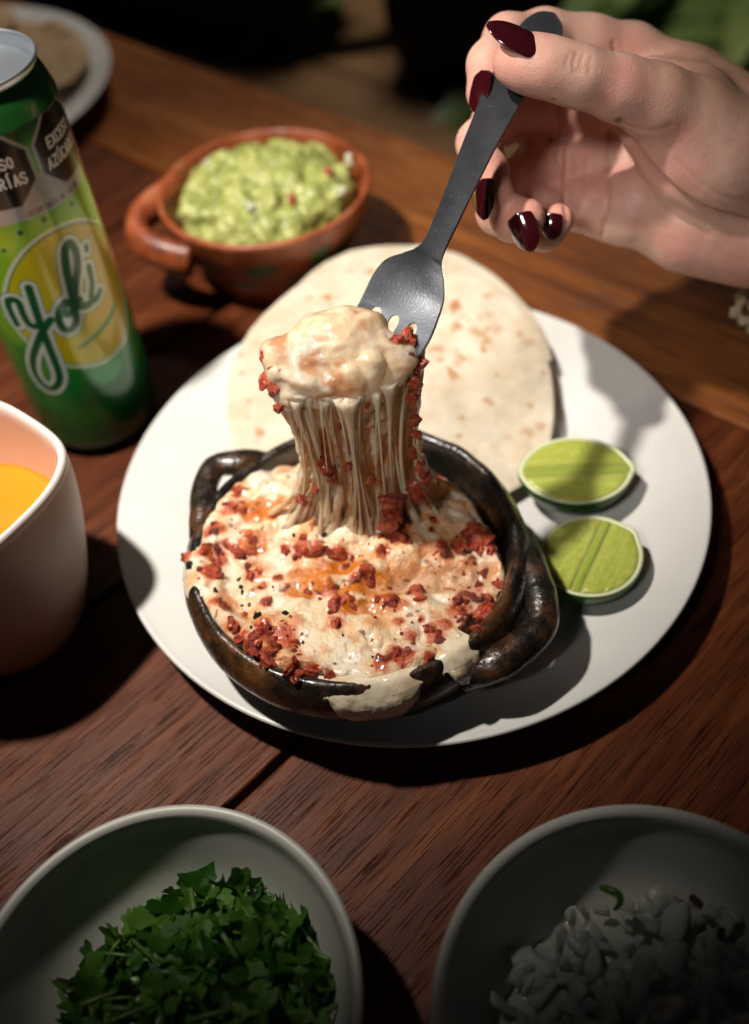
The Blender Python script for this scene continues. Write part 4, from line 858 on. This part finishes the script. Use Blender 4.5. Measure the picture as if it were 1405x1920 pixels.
# ------------------------------------------------------------------ limes
def lime(label, c, ax, ay, az, yaw, tilt_axis, tilt, seed, bands):
    t = thing('lime_half', label, 'lime', c, 'lime halves on the plate'); rs_ = np.random.default_rng(seed)
    n = 90; th = np.linspace(0, 2 * np.pi, n, endpoint=False)
    def outl(s):                 # almond: slightly pointed ends (nipples)
        x = np.cos(th); y = np.sin(th); r = 1 + 0.055 * np.exp(-(np.minimum(th, 2 * np.pi - th) / 0.20) ** 2) + 0.03 * np.exp(-((th - np.pi) / 0.25) ** 2)
        return np.stack([ax * s * x * r, ay * s * y * (1 - 0.05 * x ** 2)], -1)
    yawm = Matrix.Rotation(yaw, 3, 'Z'); tm = Matrix.Rotation(tilt, 3, Vector(tilt_axis)); RM = np.array(tm @ yawm)
    def tow(V): return np.asarray(V) @ RM.T + np.array(c)
    # rind: dome below the cut face
    k = 18; Vs = []; 
    for i in range(k):
        f = i / (k - 1); s = math.cos(f * math.pi / 2); o2 = outl(max(s, 0.001)); z = -az * math.sin(f * math.pi / 2); Vs.append(np.c_[o2, np.full(n, z)])
    lip = np.c_[outl(0.985), np.full(n, 0.0004)]; Vs = [lip] + Vs; Vs = np.concatenate(Vs); i = np.arange(k)[:, None]; j = np.arange(n)[None]; j2 = (j + 1) % n
    Fq = np.stack([i * n + j, (i + 1) * n + j, (i + 1) * n + j2, i * n + j2], -1).reshape(-1, 4); mk('rind', tow(Vs), Fq, M['rind'], t)
    rings = [0.905, 0.6, 0.3, 0.001]; zz = [0.0001, 0.0001, 0.0001, 0.0001]
    Vs = np.concatenate([np.c_[outl(s), np.full(n, z)] for s, z in zip(rings, zz)]); i = np.arange(len(rings) - 1)[:, None]
    mk('membrane', tow(Vs), np.stack([i * n + j, i * n + j2, (i + 1) * n + j2, (i + 1) * n + j], -1).reshape(-1, 4), M['membrane'], t)
    rings = [0.985, 0.96, 0.925, 0.895]; zz = [0.0004, 0.0007, 0.0006, -0.0001]
    Vs = np.concatenate([np.c_[outl(s), np.full(n, z)] for s, z in zip(rings, zz)]); i = np.arange(len(rings) - 1)[:, None]
    Fq = np.stack([i * n + j, i * n + j2, (i + 1) * n + j2, (i + 1) * n + j], -1).reshape(-1, 4); mk('pith', tow(Vs), Fq, M['pith'], t)
    # flesh segments: strips across the face between membrane lines (direction given in face axes)
    ang, lines = bands; d = np.array([math.cos(ang), math.sin(ang)]); nn = np.array([-d[1], d[0]])
    fo_ = outl(0.915); step = 0.00045
    g = np.arange(-ax * 1.1, ax * 1.1, step); X, Y = np.meshgrid(g, g, indexing='ij'); Pt = np.stack([X, Y], -1).reshape(-1, 2); sdo = polysd(Pt, fo_); cc = Pt @ nn
    for a, b in zip(lines[:-1], lines[1:]):
        gapm = 0.00008; dd = np.minimum(sdo, np.minimum(cc - a - gapm, b - gapm - cc)); dd = dd.reshape(X.shape); 
        wv = fbm(np.stack([Pt @ d * 140, cc * 900, 0 * cc + seed], -1), 3).reshape(X.shape)
        hh = 0.00015 + 0.00075 * np.sqrt(np.clip(dd / 0.0014, 0, 1)) + 0.00020 * wv * np.clip(dd / 0.0006, 0, 1)
        idx = -np.ones(X.shape, int); ok = dd > 0; idx[ok] = np.arange(ok.sum()); Vx = np.c_[X[ok], Y[ok], hh[ok]]
        q = ok[:-1, :-1] & ok[1:, :-1] & ok[1:, 1:] & ok[:-1, 1:]
        Fx = np.stack([idx[:-1, :-1][q], idx[1:, :-1][q], idx[1:, 1:][q], idx[:-1, 1:][q]], -1)
        if len(Fx): mk('flesh_segment', tow(Vx), Fx, M['flesh'] if b - a > .004 else M['core'], t)
    return t
l1 = AZ(1080, 882, 0.0262); lime('upper lime half cut lengthwise, flesh up, beside the tortilla', l1, 0.0228, 0.0178, 0.0178, R(-6), (1, 0, 0), R(3), 3, (0.0, [-0.02, -0.0030, 0.0002, 0.0026, 0.02]))
l2 = AZ(1108, 1042, 0.0262); lime('lower round lime half with a diagonal membrane, closest to the pot handle', l2, 0.0203, 0.0188, 0.0178, R(25), (1, -0.15, 0), R(2), 8, (R(32), [-0.03, -0.0022, 0.0014, 0.02]))

# ------------------------------------------------------------------ guacamole bowl
GB = np.array([-0.0514, 0.1874, 0.0])
gb = thing('terracotta_bowl', 'glazed terracotta bowl with a side handle and painted green leaves', 'bowl', GB)
gprof = resample_profile([(0.0005, 0.0), (0.030, 0.0), (0.034, 0.003), (0.0435, 0.018), (0.0515, 0.036), (0.0548, 0.047), (0.0556, 0.0505), (0.0543, 0.0520), (0.0522, 0.0505), (0.0490, 0.040), (0.042, 0.022), (0.030, 0.008), (0.0005, 0.006)], 70)
V, F = lathe(gprof, 120, GB); mk('bowl_body', V, F, M['terra'], gb)
tubesm('handle', [AZ(330, 355, .044), AZ(298, 378, .0455), AZ(266, 408, .044), AZ(262, 445, .041), AZ(298, 472, .038), AZ(360, 490, .034)], [.0066, .0066, .0064, .0064, .0066, .0068], M['terra'], gb, 1.35, 0.0002)
outer = np.array([p for p in gprof[:34]])
def rprof(z): 
    o = outer[np.argsort(outer[:, 1])]; return np.interp(z, o[:, 1], o[:, 0])
for (az, z, la, lz, rot_) in [(-95, .034, .0085, .0050, 0.3), (-70, .022, .009, .003, 0.0), (-60, .036, .007, .005, 0.8), (-112, .021, .010, .0028, 0.1), (-40, .032, .007, .006, 0.9), (-130, .030, .006, .005, .5)]:
    th = np.linspace(0, 2 * np.pi, 28, endpoint=False); Vv = []; Fv = []
    for s in (0.0001, .5, 1.0):
        for q in th:
            x = la * s * math.cos(q); y = lz * s * math.sin(q) * (1 - 0.35 * math.cos(q)); xx = x * math.cos(rot_) - y * math.sin(rot_); yy = x * math.sin(rot_) + y * math.cos(rot_)
            zz = np.clip(z + yy, .004, .049); r = rprof(zz) + 0.00035; a = R(az) + xx / r; Vv.append(GB + [r * math.cos(a), r * math.sin(a), zz])
    n = len(th); Fv = [[i * n + j, (i + 1) * n + j, (i + 1) * n + (j + 1) % n, i * n + (j + 1) % n] for i in range(2) for j in range(n)]
    mk('painted_leaf', Vv, Fv, M['leafpaint'], gb)
gf = Field(GB + [-.056, -.056, .028], GB + [.056, .056, .078], 0.0009); rsg = np.random.default_rng(3)
gf.ball(GB + [0, 0, .034], .046, 0.004, (1, 1, .42))
for k in range(210):
    a = rsg.uniform(0, 6.28); r = .042 * math.sqrt(rsg.random()); z = .043 + .014 * (1 - (r / .044) ** 2) + rsg.uniform(-.003, .003)
    gf.ball(GB + [r * math.cos(a), r * math.sin(a), z], rsg.uniform(.0018, .0066), 0.0045)
guac = thing('guacamole', 'chunky pale green guacamole heaped in the terracotta bowl', 'guacamole', GB + [0, 0, .03])
go, P = gf.mesh('mash', M['guac'], guac); nr = vnormals(go); setverts(go, P + nr * (0.0016 * fbm(P * 190, 4))[:, None])
tom = m_simple('tomato', (0.42, 0.10, 0.05), 0.3); oni = m_simple('onion_bit', (0.62, 0.62, 0.45), 0.3)
for x, y, mt in [(548, 375, tom), (462, 300, tom), (615, 325, tom), (640, 360, oni), (520, 330, oni), (390, 310, oni), (470, 390, oni), (655, 300, oni)]:
    o = link('onion_bit' if mt is oni else 'tomato_bit', (lambda q: (q.materials.clear(), q.materials.append(mt), q)[-1])(cms[3].copy()), guac, None, False); place(o, AZ(x, y, .0575), (1, 2, x), 0.0032)

# ------------------------------------------------------------------ can
CN = np.array([-0.1411, 0.0839, 0.0]); RB = 0.0290; HC = 0.1753
can = thing('soda_can', 'tall green and yellow soda can with white-outlined script logo', 'can', CN)
def cyl(px, py):
    d = ray(px, py); o = CAM - CN; a = d[0] ** 2 + d[1] ** 2; b = o[0] * d[0] + o[1] * d[1]; cc = o[0] ** 2 + o[1] ** 2 - RB ** 2; D = b * b - a * cc
    t = (-b - math.sqrt(max(D, 0))) / a; p = o + d * t; return math.atan2(p[1], p[0]) * RB, p[2]          # arc length, height
nA, z0, z1 = 560, 0.010, 0.160; nZ = 460
arc = np.linspace(-np.pi, np.pi, nA, endpoint=False) * RB; zs = np.linspace(z0, z1, nZ)
SZ = np.stack(np.meshgrid(arc, zs, indexing='xy'), -1).reshape(-1, 2)
def toarc(pts): return np.array([cyl(*p) for p in pts])
def seg_sd(P_, pts):
    d = np.full(len(P_), 1e9)
    lo, hi = pts.min(0) - .02, pts.max(0) + .02; m = ((P_ > lo) & (P_ < hi)).all(1); Q = P_[m]; dd = np.full(len(Q), 1e9)
    for a, b in zip(pts[:-1], pts[1:]):
        e = b - a; w_ = Q - a; t = np.clip((w_ @ e) / (e @ e + 1e-15), 0, 1); dd = np.minimum(dd, ((w_ - t[:, None] * e) ** 2).sum(1))
    d[m] = np.sqrt(dd); return d
AA = 0.00022
col = np.zeros((len(SZ), 3)); zf = SZ[:, 1]
nsz = fbm(np.c_[SZ * 70, 0 * zf], 3)
g0 = np.array([0.005, 0.10, 0.022]); g1 = np.array([0.014, 0.21, 0.035]); g2 = np.array([0.26, 0.52, 0.02]); g3 = np.array([0.08, 0.38, 0.03])
def lerp(a, b, t): return a * (1 - t[:, None]) + b * t[:, None]
col = lerp(np.tile(g0, (len(SZ), 1)), g1, sstep(.02, .05, zf + .012 * nsz)); col = lerp(col, g2, sstep(.055, .105, zf + .014 * nsz)); col = lerp(col, g3, sstep(.118, .135, zf + .006 * nsz))
col = lerp(col, np.array([0.010, 0.075, 0.012]), sstep(.152, .158, zf + .003 * nsz))
def paint(mask, rgb):
    global col
    col = lerp(col, np.array(rgb), np.clip(mask, 0, 1))
def inpoly(pts, grow=0.0): return sstep(-AA, AA, polysd_box(SZ, pts) + grow)
def polysd_box(P_, pts):
    out = np.full(len(P_), -1.0); lo, hi = pts.min(0) - .004, pts.max(0) + .004; m = ((P_ > lo) & (P_ < hi)).all(1); out[m] = polysd(P_[m], pts); return out
def ring_sd(pts): return polysd_box(SZ, spline(np.vstack([pts, pts[:1]]), 100)[:-1])
for x, y, r in [(33, 187, .0016), (24, 237, .0018), (38, 437, .0012), (83, 412, .0012), (135, 382, .0012), (8, 470, .001)]:
    s, z = cyl(x, y); paint(sstep(r + AA, r - AA, np.hypot(SZ[:, 0] - s, SZ[:, 1] - z)), (0.004, 0.09, 0.03))
for x, y, r in [(200, 690, .0075)]:
    s, z = cyl(x, y); paint(sstep(r + .0008, r - .0008, np.hypot(SZ[:, 0] - s, SZ[:, 1] - z)), (0.06, 0.36, 0.13))
# oval
ov = toarc([(2, 560), (14, 510), (40, 470), (80, 437), (125, 415), (160, 408), (190, 420), (212, 470), (228, 530), (237, 590), (238, 630), (222, 660), (190, 683), (150, 690), (112, 684), (70, 660), (30, 620), (8, 590)])
so = ring_sd(ov); paint(sstep(-AA, AA, so), (0.66, 0.72, 0.55)); paint(sstep(-AA, AA, so - .0016), (0.02, 0.22, 0.07)); paint(sstep(-AA, AA, so - .0023), (0.58, 0.50, 0.005))
rt_ = sstep(0.0, .018, SZ[:, 0] - cyl(120, 560)[0]); paint(sstep(-AA, AA, so - .0023) * rt_, (0.55, 0.40, 0.05))
sw = toarc([(140, 655), (168, 635), (195, 605), (213, 570), (218, 558), (214, 590), (190, 625), (160, 650)]); paint(inpoly(sw), (0.02, 0.24, 0.07))
# script logo strokes (photograph pixels, on the can's surface)
strokes = [([(32, 608), (19, 582), (15, 566), (24, 562), (35, 568), (44, 590), (55, 608), (68, 612), (78, 606)], .0016),
           ([(54, 540), (63, 568), (75, 605), (88, 640), (102, 675), (112, 705), (108, 722), (98, 729), (82, 722), (66, 700), (62, 672), (72, 640), (82, 618), (95, 600)], .0017),
           ([(122, 566), (112, 582), (112, 604), (122, 618), (136, 616), (143, 600), (139, 578), (128, 568), (118, 576), (126, 590), (142, 578), (150, 562)], .0016),
           ([(142, 578), (134, 545), (125, 505), (122, 470), (130, 456), (142, 470), (146, 500), (142, 535), (142, 560), (152, 572), (166, 572), (174, 560)], .0018),
           ([(167, 500), (173, 530), (172, 555), (180, 562), (188, 545)], .0015), ([(162, 462), (163, 468)], .0014)]
SD = [(seg_sd(SZ, spline(toarc(p), 40)), wd) for p, wd in strokes]
for d, wd in SD: paint(sstep(wd + .0021 + AA, wd + .0021 - AA, d), (0.003, 0.12, 0.05))
for d, wd in SD: paint(sstep(wd + .0017 + AA, wd + .0017 - AA, d), (0.62, 0.72, 0.62))
for d, wd in SD: paint(sstep(wd + AA, wd - AA, d), (0.003, 0.10, 0.035))
# warning seals: silver plate, black octagons, stroke lettering
def octagon(cs_, cz_, rx, rz, rot0=np.pi / 8): return np.array([(cs_ + rx * math.cos(rot0 + k * np.pi / 4), cz_ + rz * math.sin(rot0 + k * np.pi / 4)) for k in range(8)])
cA = cyl(10, 318); cB = cyl(103, 262); sA, zA = -.0402, .1463; sB, zB = -.0090, zA
ro = .0140
silver = (0.36, 0.37, 0.36)
back = np.array([(sA - ro - .002, zA - ro - .0055), (sB + ro + .002, zA - ro - .0055), (sB + ro + .002, zA - ro * .3), (sA - ro - .002, zA - ro * .3)])
paint(inpoly(back), silver)
for s in (sA, sB): paint(inpoly(octagon(s, zA, ro + .0022, ro + .0022)), silver)
for s in (sA, sB): paint(inpoly(octagon(s, zA, ro + .0008, ro + .0008)), (0.10, 0.11, 0.11)); paint(inpoly(octagon(s, zA, ro + .0003, ro + .0003)), (0.003, 0.003, 0.004))
G = {'E': [[(1, 0), (0, 0), (0, 2), (1, 2)], [(0, 1), (.8, 1)]], 'X': [[(0, 0), (1, 2)], [(0, 2), (1, 0)]], 'C': [[(1, .3), (.7, 0), (.3, 0), (0, .4), (0, 1.6), (.3, 2), (.7, 2), (1, 1.7)]],
     'S': [[(0, .3), (.3, 0), (.7, 0), (1, .35), (1, .7), (0, 1.3), (0, 1.65), (.3, 2), (.7, 2), (1, 1.7)]], 'O': [[(.5, 0), (.15, .25), (0, 1), (.15, 1.75), (.5, 2), (.85, 1.75), (1, 1), (.85, .25), (.5, 0)]],
     'A': [[(0, 0), (.5, 2), (1, 0)], [(.2, .65), (.8, .65)]], 'L': [[(0, 2), (0, 0), (.9, 0)]], 'R': [[(0, 0), (0, 2), (.7, 2), (1, 1.7), (1, 1.25), (.7, 1), (0, 1)], [(.55, 1), (1, 0)]],
     'Í': [[(.5, 0), (.5, 2)], [(.4, 2.35), (.75, 2.75)]], 'Z': [[(0, 2), (1, 2), (0, 0), (1, 0)]], 'Ú': [[(0, 2), (0, .4), (.3, 0), (.7, 0), (1, .4), (1, 2)], [(.4, 2.35), (.75, 2.75)]], 'D': [[(0, 0), (0, 2), (.6, 2), (1, 1.5), (1, .5), (.6, 0), (0, 0)]], 'T': [[(.5, 0), (.5, 2)], [(0, 2), (1, 2)]], 'U': [[(0, 2), (0, .4), (.3, 0), (.7, 0), (1, .4), (1, 2)]]}
def text(tx, cs_, cz_, hgt, wd, rgb, width=None):
    u = hgt / 2; adv = u * 1.45; x = cs_ - adv * len(tx) / 2 + .2 * u
    for chh in tx:
        if chh in G:
            for poly in G[chh]:
                pts = np.array([(x + p[0] * u * .95, cz_ - hgt / 2 + p[1] * u) for p in poly]); lo = pts.min(0) - 3 * wd; hi = pts.max(0) + 3 * wd
                m = ((SZ > lo) & (SZ < hi)).all(1); d = seg_sd(SZ[m], pts); f = sstep(wd + AA, wd - AA, d)[:, None]; col[m] = col[m] * (1 - f) + f * np.array(rgb)
        x += adv
for s, a, b in ((sA, 'EXCESO', 'CALORÍAS'), (sB, 'EXCESO', 'AZÚCARES')):
    text(a, s, zA + .0034, .0038, .00046, (0.75, 0.77, 0.76)); text(b, s, zA - .0036, .0038, .00046, (0.75, 0.77, 0.76))
text('SECRETARÍA DE SALUD', (sA + sB) / 2 + .003, zA - ro - .0034, .0018, .00018, (0.03, 0.03, 0.03))
Vc = np.c_[CN[0] + RB * np.cos(SZ[:, 0] / RB), CN[1] + RB * np.sin(SZ[:, 0] / RB), SZ[:, 1]]
i = np.arange(nZ - 1)[:, None]; j = np.arange(nA)[None]; j2 = (j + 1) % nA
Fc = np.stack([i * nA + j, i * nA + j2, (i + 1) * nA + j2, (i + 1) * nA + j], -1).reshape(-1, 4)
body = mk('can_body', Vc, Fc, M['can'], can); addcol(body, np.c_[np.clip(col, 0, 1), np.ones(len(col))])
V, F = lathe(resample_profile([(RB, z1), (RB - .0002, z1 + .001), (RB - .0016, z1 + .006), (RB - .0034, z1 + .0105), (RB - .0040, z1 + .0118)], 24), 96, CN); sh = mk('shoulder', V, F, M['can'], can)
addcol(sh, np.tile([0.010, 0.065, 0.012, 1], (len(V), 1)))
V, F = lathe(resample_profile([(RB - .0052, .0012), (RB - .0042, .0012), (RB - .0022, .0045), (RB - .0005, .008), (RB, z0)], 20), 96, CN); bs = mk('base', V, F, M['can'], can); addcol(bs, np.tile([0.01, 0.12, 0.03, 1], (len(V), 1)))
V, F = lathe(resample_profile([(RB - .0041, HC - .0038), (RB - .0030, HC - .0022), (RB - .0026, HC - .0006), (RB - .0031, HC), (RB - .0038, HC - .0006), (RB - .0043, HC - .003), (RB - .0052, HC - .0060), (RB - .0060, HC - .0062), (RB - .0068, HC - .0046), (0.012, HC - .0044), (0.0005, HC - .0044)], 50), 96, CN); mk('lid', V, F, M['alu'], can)
th = np.linspace(0, 2 * np.pi, 40, endpoint=False); path = np.stack([CN[0] - .004 + .0085 * np.cos(th), CN[1] + .0055 * np.sin(th), 0 * th + HC - .0032], 1); path = np.vstack([path, path[:1]])
V, F = tube(path, 0.0011, 8, flat=0.6, cap=False); mk('pull_tab', V, F, M['alu'], can)

# ------------------------------------------------------------------ jug with orange salsa
CU = np.array([-0.1673, -0.0338, 0.0]); HU = 0.0864
jug = thing('sauce_jug', 'pale cream ceramic jug with a pouring lip at the left edge', 'jug', CU)
def rz(z): return 0.0442 * (1 - 0.3882 * (1 - np.clip(z / HU, 0, 1)) ** 2.4355)
zo = np.concatenate([[0, 0.0], np.linspace(0.003, HU - 0.0015, 34)]); ro_ = np.concatenate([[0.0005, 0.020], rz(zo[2:]) * np.where(zo[2:] < .006, .97, 1)])
prof = list(zip(ro_, zo)) + [(0.0442 - .0006, HU - .0003), (0.0442 - .0014, HU), (0.0442 - .0024, HU - .0006)] + [(rz(z) - .0032, z) for z in np.linspace(HU - .003, .006, 24)] + [(0.018, .0045), (0.0005, .0045)]
def spout(rr, zz, a):
    d = (a - R(4) + np.pi) % (2 * np.pi) - np.pi; w_ = sstep(.35 * HU, HU, zz); k = 0.085 * np.exp(-(d / R(20)) ** 2) - 0.045 * np.exp(-((np.abs(d) - R(42)) / R(22)) ** 2)
    return rr * (1 + k * w_ * (rr > 0.01)), zz + 0.0015 * np.exp(-(d / R(16)) ** 2) * w_
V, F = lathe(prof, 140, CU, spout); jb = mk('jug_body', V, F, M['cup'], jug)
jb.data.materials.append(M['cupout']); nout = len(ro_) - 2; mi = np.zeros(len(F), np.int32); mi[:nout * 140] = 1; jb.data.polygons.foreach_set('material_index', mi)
sal = thing('orange_salsa', 'smooth orange salsa inside the cream jug', 'salsa', CU + [0, 0, .006])
zl = 0.0530; V, F = lathe(resample_profile([(0.0005, zl), (0.030, zl), (rz(zl) - .0046, zl), (rz(zl) - .0034, zl + .0008), (rz(zl) - .0034, zl - .002), (rz(.03) - .0036, .03), (0.0005, .0075)], 40), 120, CU, spout); mk('salsa_fill', V, F, M['salsa'], sal)

# ------------------------------------------------------------------ front bowls
def bowl(label, c, rad, hgt):
    prof = resample_profile([(0.0005, 0), (rad * .48, 0), (rad * .55, .0015), (rad * .80, hgt * .36), (rad * .955, hgt * .75), (rad * .995, hgt * .955), (rad * .992, hgt * .993), (rad * .972, hgt), (rad * .950, hgt * .985), (rad * .935, hgt * .94), (rad * .905, hgt * .75), (rad * .76, hgt * .34), (rad * .5, .0050), (0.0005, .0042)], 80)
    V, F = lathe(prof, 140, c); o = mk('bowl', V, F, M['bowl']); o['label'] = label; o['category'] = 'bowl'; o['group'] = 'off-white bowls in front'; return o
BL = np.array([-0.0901, -0.1995, 0.0]); BR = np.array([0.0412, -0.2200, 0.0])
bowl('off-white bowl holding chopped cilantro at the front left', BL, 0.0560, 0.0455); bowl('off-white bowl holding diced onion at the front right', BR, 0.0594, 0.0455)
cil = thing('chopped_cilantro', 'heap of chopped green cilantro leaves in the left bowl', 'cilantro', BL + [0, 0, .006])
def mound(name, c, rx, zc, zh, mat, parent, sc=60, amp=.003):
    rads = np.linspace(0.001, 1, 30)[:, None]; th = np.linspace(0, 2 * np.pi, 80, endpoint=False)[None]
    X = c[0] + rx * rads * np.cos(th); Y = c[1] + rx * rads * np.sin(th); Z = zc + zh * (1 - rads ** 2) + amp * fbm(np.stack([X * sc, Y * sc, 0 * X], -1), 3)
    V = np.stack([X, Y, Z], -1).reshape(-1, 3); i = np.arange(29)[:, None]; j = np.arange(80)[None]; j2 = (j + 1) % 80
    o = mk(name, V, np.stack([i * 80 + j, (i + 1) * 80 + j, (i + 1) * 80 + j2, i * 80 + j2], -1).reshape(-1, 4), mat, parent); o['kind'] = 'stuff'; return o
def leaf_mesh(seed):
    r_ = random.Random(seed); nl = r_.choice([3, 4, 5]); n = 26; bm = bmesh.new(); ctr = bm.verts.new((0, 0, 0)); cut = r_.uniform(-.5, .1); curl = r_.uniform(.2, 1.1); tw = r_.uniform(-.8, .8)
    ring = []; mid = []
    for k in range(n):
        a = -2.6 + 5.2 * k / (n - 1); r = (0.62 + 0.38 * abs(math.cos(nl * a / 2.0))) * (1 + .12 * math.sin(9 * a + seed)) * r_.uniform(.92, 1.05)
        x, y = r * math.cos(a), r * math.sin(a) * .8
        if x < cut: x = cut + (x - cut) * .12
        f = lambda x, y: curl * .45 * y * y + tw * .35 * x * y + .25 * curl * x * x * (1 if seed % 2 else -1) + .06 * math.sin(6 * x + 5 * y + seed)
        ring.append(bm.verts.new((x, y, f(x, y)))); mid.append(bm.verts.new((x * .5, y * .5, f(x * .5, y * .5))))
    for k in range(n - 1):
        bm.faces.new((mid[k], ring[k], ring[k + 1], mid[k + 1])); bm.faces.new((ctr, mid[k], mid[k + 1]))
    me = bpy.data.meshes.new('leaf_piece'); bm.to_mesh(me); bm.free(); me.materials.append(M['cilantro']); me.polygons.foreach_set('use_smooth', np.ones(len(me.polygons), bool)); return me
lms = [leaf_mesh(k) for k in range(14)]
CM = np.array([-0.0830, -0.2030]); 
mound('leaf_mound', np.array([CM[0], CM[1]]), 0.043, 0.012, 0.018, M['cilantro'], cil, 200, .003)
rs = random.Random(21)
for k in range(330):
    a = rs.uniform(0, 6.283); r = .0445 * math.sqrt(rs.random()); z = .0165 + .0175 * (1 - (r / .0455) ** 2) + rs.uniform(-.002, .0035)
    if k < 300 or True:
        if k >= 300: break
        o = link('leaf_piece', rs.choice(lms), cil, None, False); o.data.polygons  # shared mesh
        place(o, (CM[0] + r * math.cos(a), CM[1] + r * math.sin(a), z), (rs.uniform(-1.1, 1.1), rs.uniform(-1.1, 1.1), rs.uniform(0, 6.3)), rs.uniform(.0042, .0095))
stm = m_simple('cilantro_stem', (0.10, 0.20, 0.035), 0.35)
for k in range(26):
    a = rs.uniform(0, 6.283); r = .042 * math.sqrt(rs.random()); z = .0185 + .0175 * (1 - (r / .0455) ** 2); c0 = np.array([CM[0] + r * math.cos(a), CM[1] + r * math.sin(a), z]); b_ = rs.uniform(0, 6.28); L = rs.uniform(.003, .008)
    dv = np.array([math.cos(b_), math.sin(b_), rs.uniform(-.2, .35)]) * L
    V, F = tube(spline([c0 - dv, c0 + [0, 0, .0008], c0 + dv], 8), rs.uniform(.0005, .0009), 7); mk('stem_piece', V, F, stm, cil)
ono = thing('diced_onion', 'heap of diced white onion in the right bowl', 'onion', BR + [0, 0, .006])
def onion_mesh(seed):
    r_ = random.Random(seed); bm = bmesh.new(); bmesh.ops.create_cube(bm, size=1.0); bmesh.ops.scale(bm, vec=(r_.uniform(1.0, 2.0), r_.uniform(.6, 1.0), r_.uniform(.22, .40)), verts=bm.verts)
    for v in bm.verts: v.co += Vector((r_.uniform(-.3, .3), r_.uniform(-.22, .22), r_.uniform(-.06, .06)))
    bmesh.ops.subdivide_edges(bm, edges=bm.edges, cuts=2, use_grid_fill=True)
    for _ in range(2): bmesh.ops.smooth_vert(bm, verts=bm.verts, factor=.40, use_axis_x=True, use_axis_y=True, use_axis_z=True)
    for v in bm.verts: v.co = v.co * 1.15; v.co.z += .14 * v.co.x ** 2 - .05
    me = bpy.data.meshes.new('onion_piece'); bm.to_mesh(me); bm.free(); me.materials.append(M['onion']); me.polygons.foreach_set('use_smooth', np.ones(len(me.polygons), bool)); return me
oms = [onion_mesh(k) for k in range(10)]
OM = np.array([0.0445, -0.2245]); mound('onion_mound', OM, 0.046, 0.011, 0.015, M['onion'], ono, 200, .003)
for k in range(300):
    a = rs.uniform(0, 6.283); r = .0465 * math.sqrt(rs.random()); z = .0145 + .016 * (1 - (r / .048) ** 2) + rs.uniform(-.002, .003)
    o = link('onion_piece', rs.choice(oms), ono, None, False); place(o, (OM[0] + r * math.cos(a), OM[1] + r * math.sin(a), z), (rs.uniform(-.9, .9), rs.uniform(-.9, .9), rs.uniform(0, 6.3)), rs.uniform(.0030, .0066))
tubesm('green_sprig', [AZ(1127, 1664, .036), AZ(1142, 1668, .0375), AZ(1160, 1678, .038), AZ(1163, 1692, .0375), AZ(1152, 1706, .036)], [.0008, .0013, .0012, .0009, .0005], M['cilantro'], ono, 1.0, 0.0, 8, 20)
bb = m_simple('brown_onion_skin', (0.11, 0.065, 0.04), .5)
for x, y in ((1352, 1752), (1306, 1690)):
    o = link('onion_skin_bit', (lambda q: (q.materials.clear(), q.materials.append(bb), q)[-1])(oms[2].copy()), ono, None, False); place(o, AZ(x, y, .030), (.3, .2, x), .0020)

# ------------------------------------------------------------------ dried sprig at the right edge of the table
sp0 = AZ(1440, 640, 0.0); sprig = thing('dried_flower_sprig', 'pale dried flower sprig at the right edge below the wrist', 'dried flowers', sp0)
for k, (x, y, zz) in enumerate([(1396, 545, .05), (1404, 560, .048), (1388, 575, .045), (1398, 600, .04), (1420, 580, .045), (1412, 620, .035), (1390, 560, .05), (1425, 540, .05)]):
    p = AZ(x, y, zz); V, F = tube(spline([sp0, (sp0 + p) / 2 + [0, 0, .012], p], 10), 0.0008, 6); mk('stem', V, F, M['dried'], sprig)
    for q in range(5):
        o = link('flower_head', (lambda d: (d.materials.clear(), d.materials.append(M['dried']), d)[-1])(cms[q].copy()) if k == 0 else None or bpy.data.objects['flower_head' if q == 0 else 'flower_head.%03d' % q].data, sprig, None, False)
        place(o, p + rng.normal(0, .002, 3), tuple(rng.uniform(0, 6, 3)), rng.uniform(.0012, .0024))
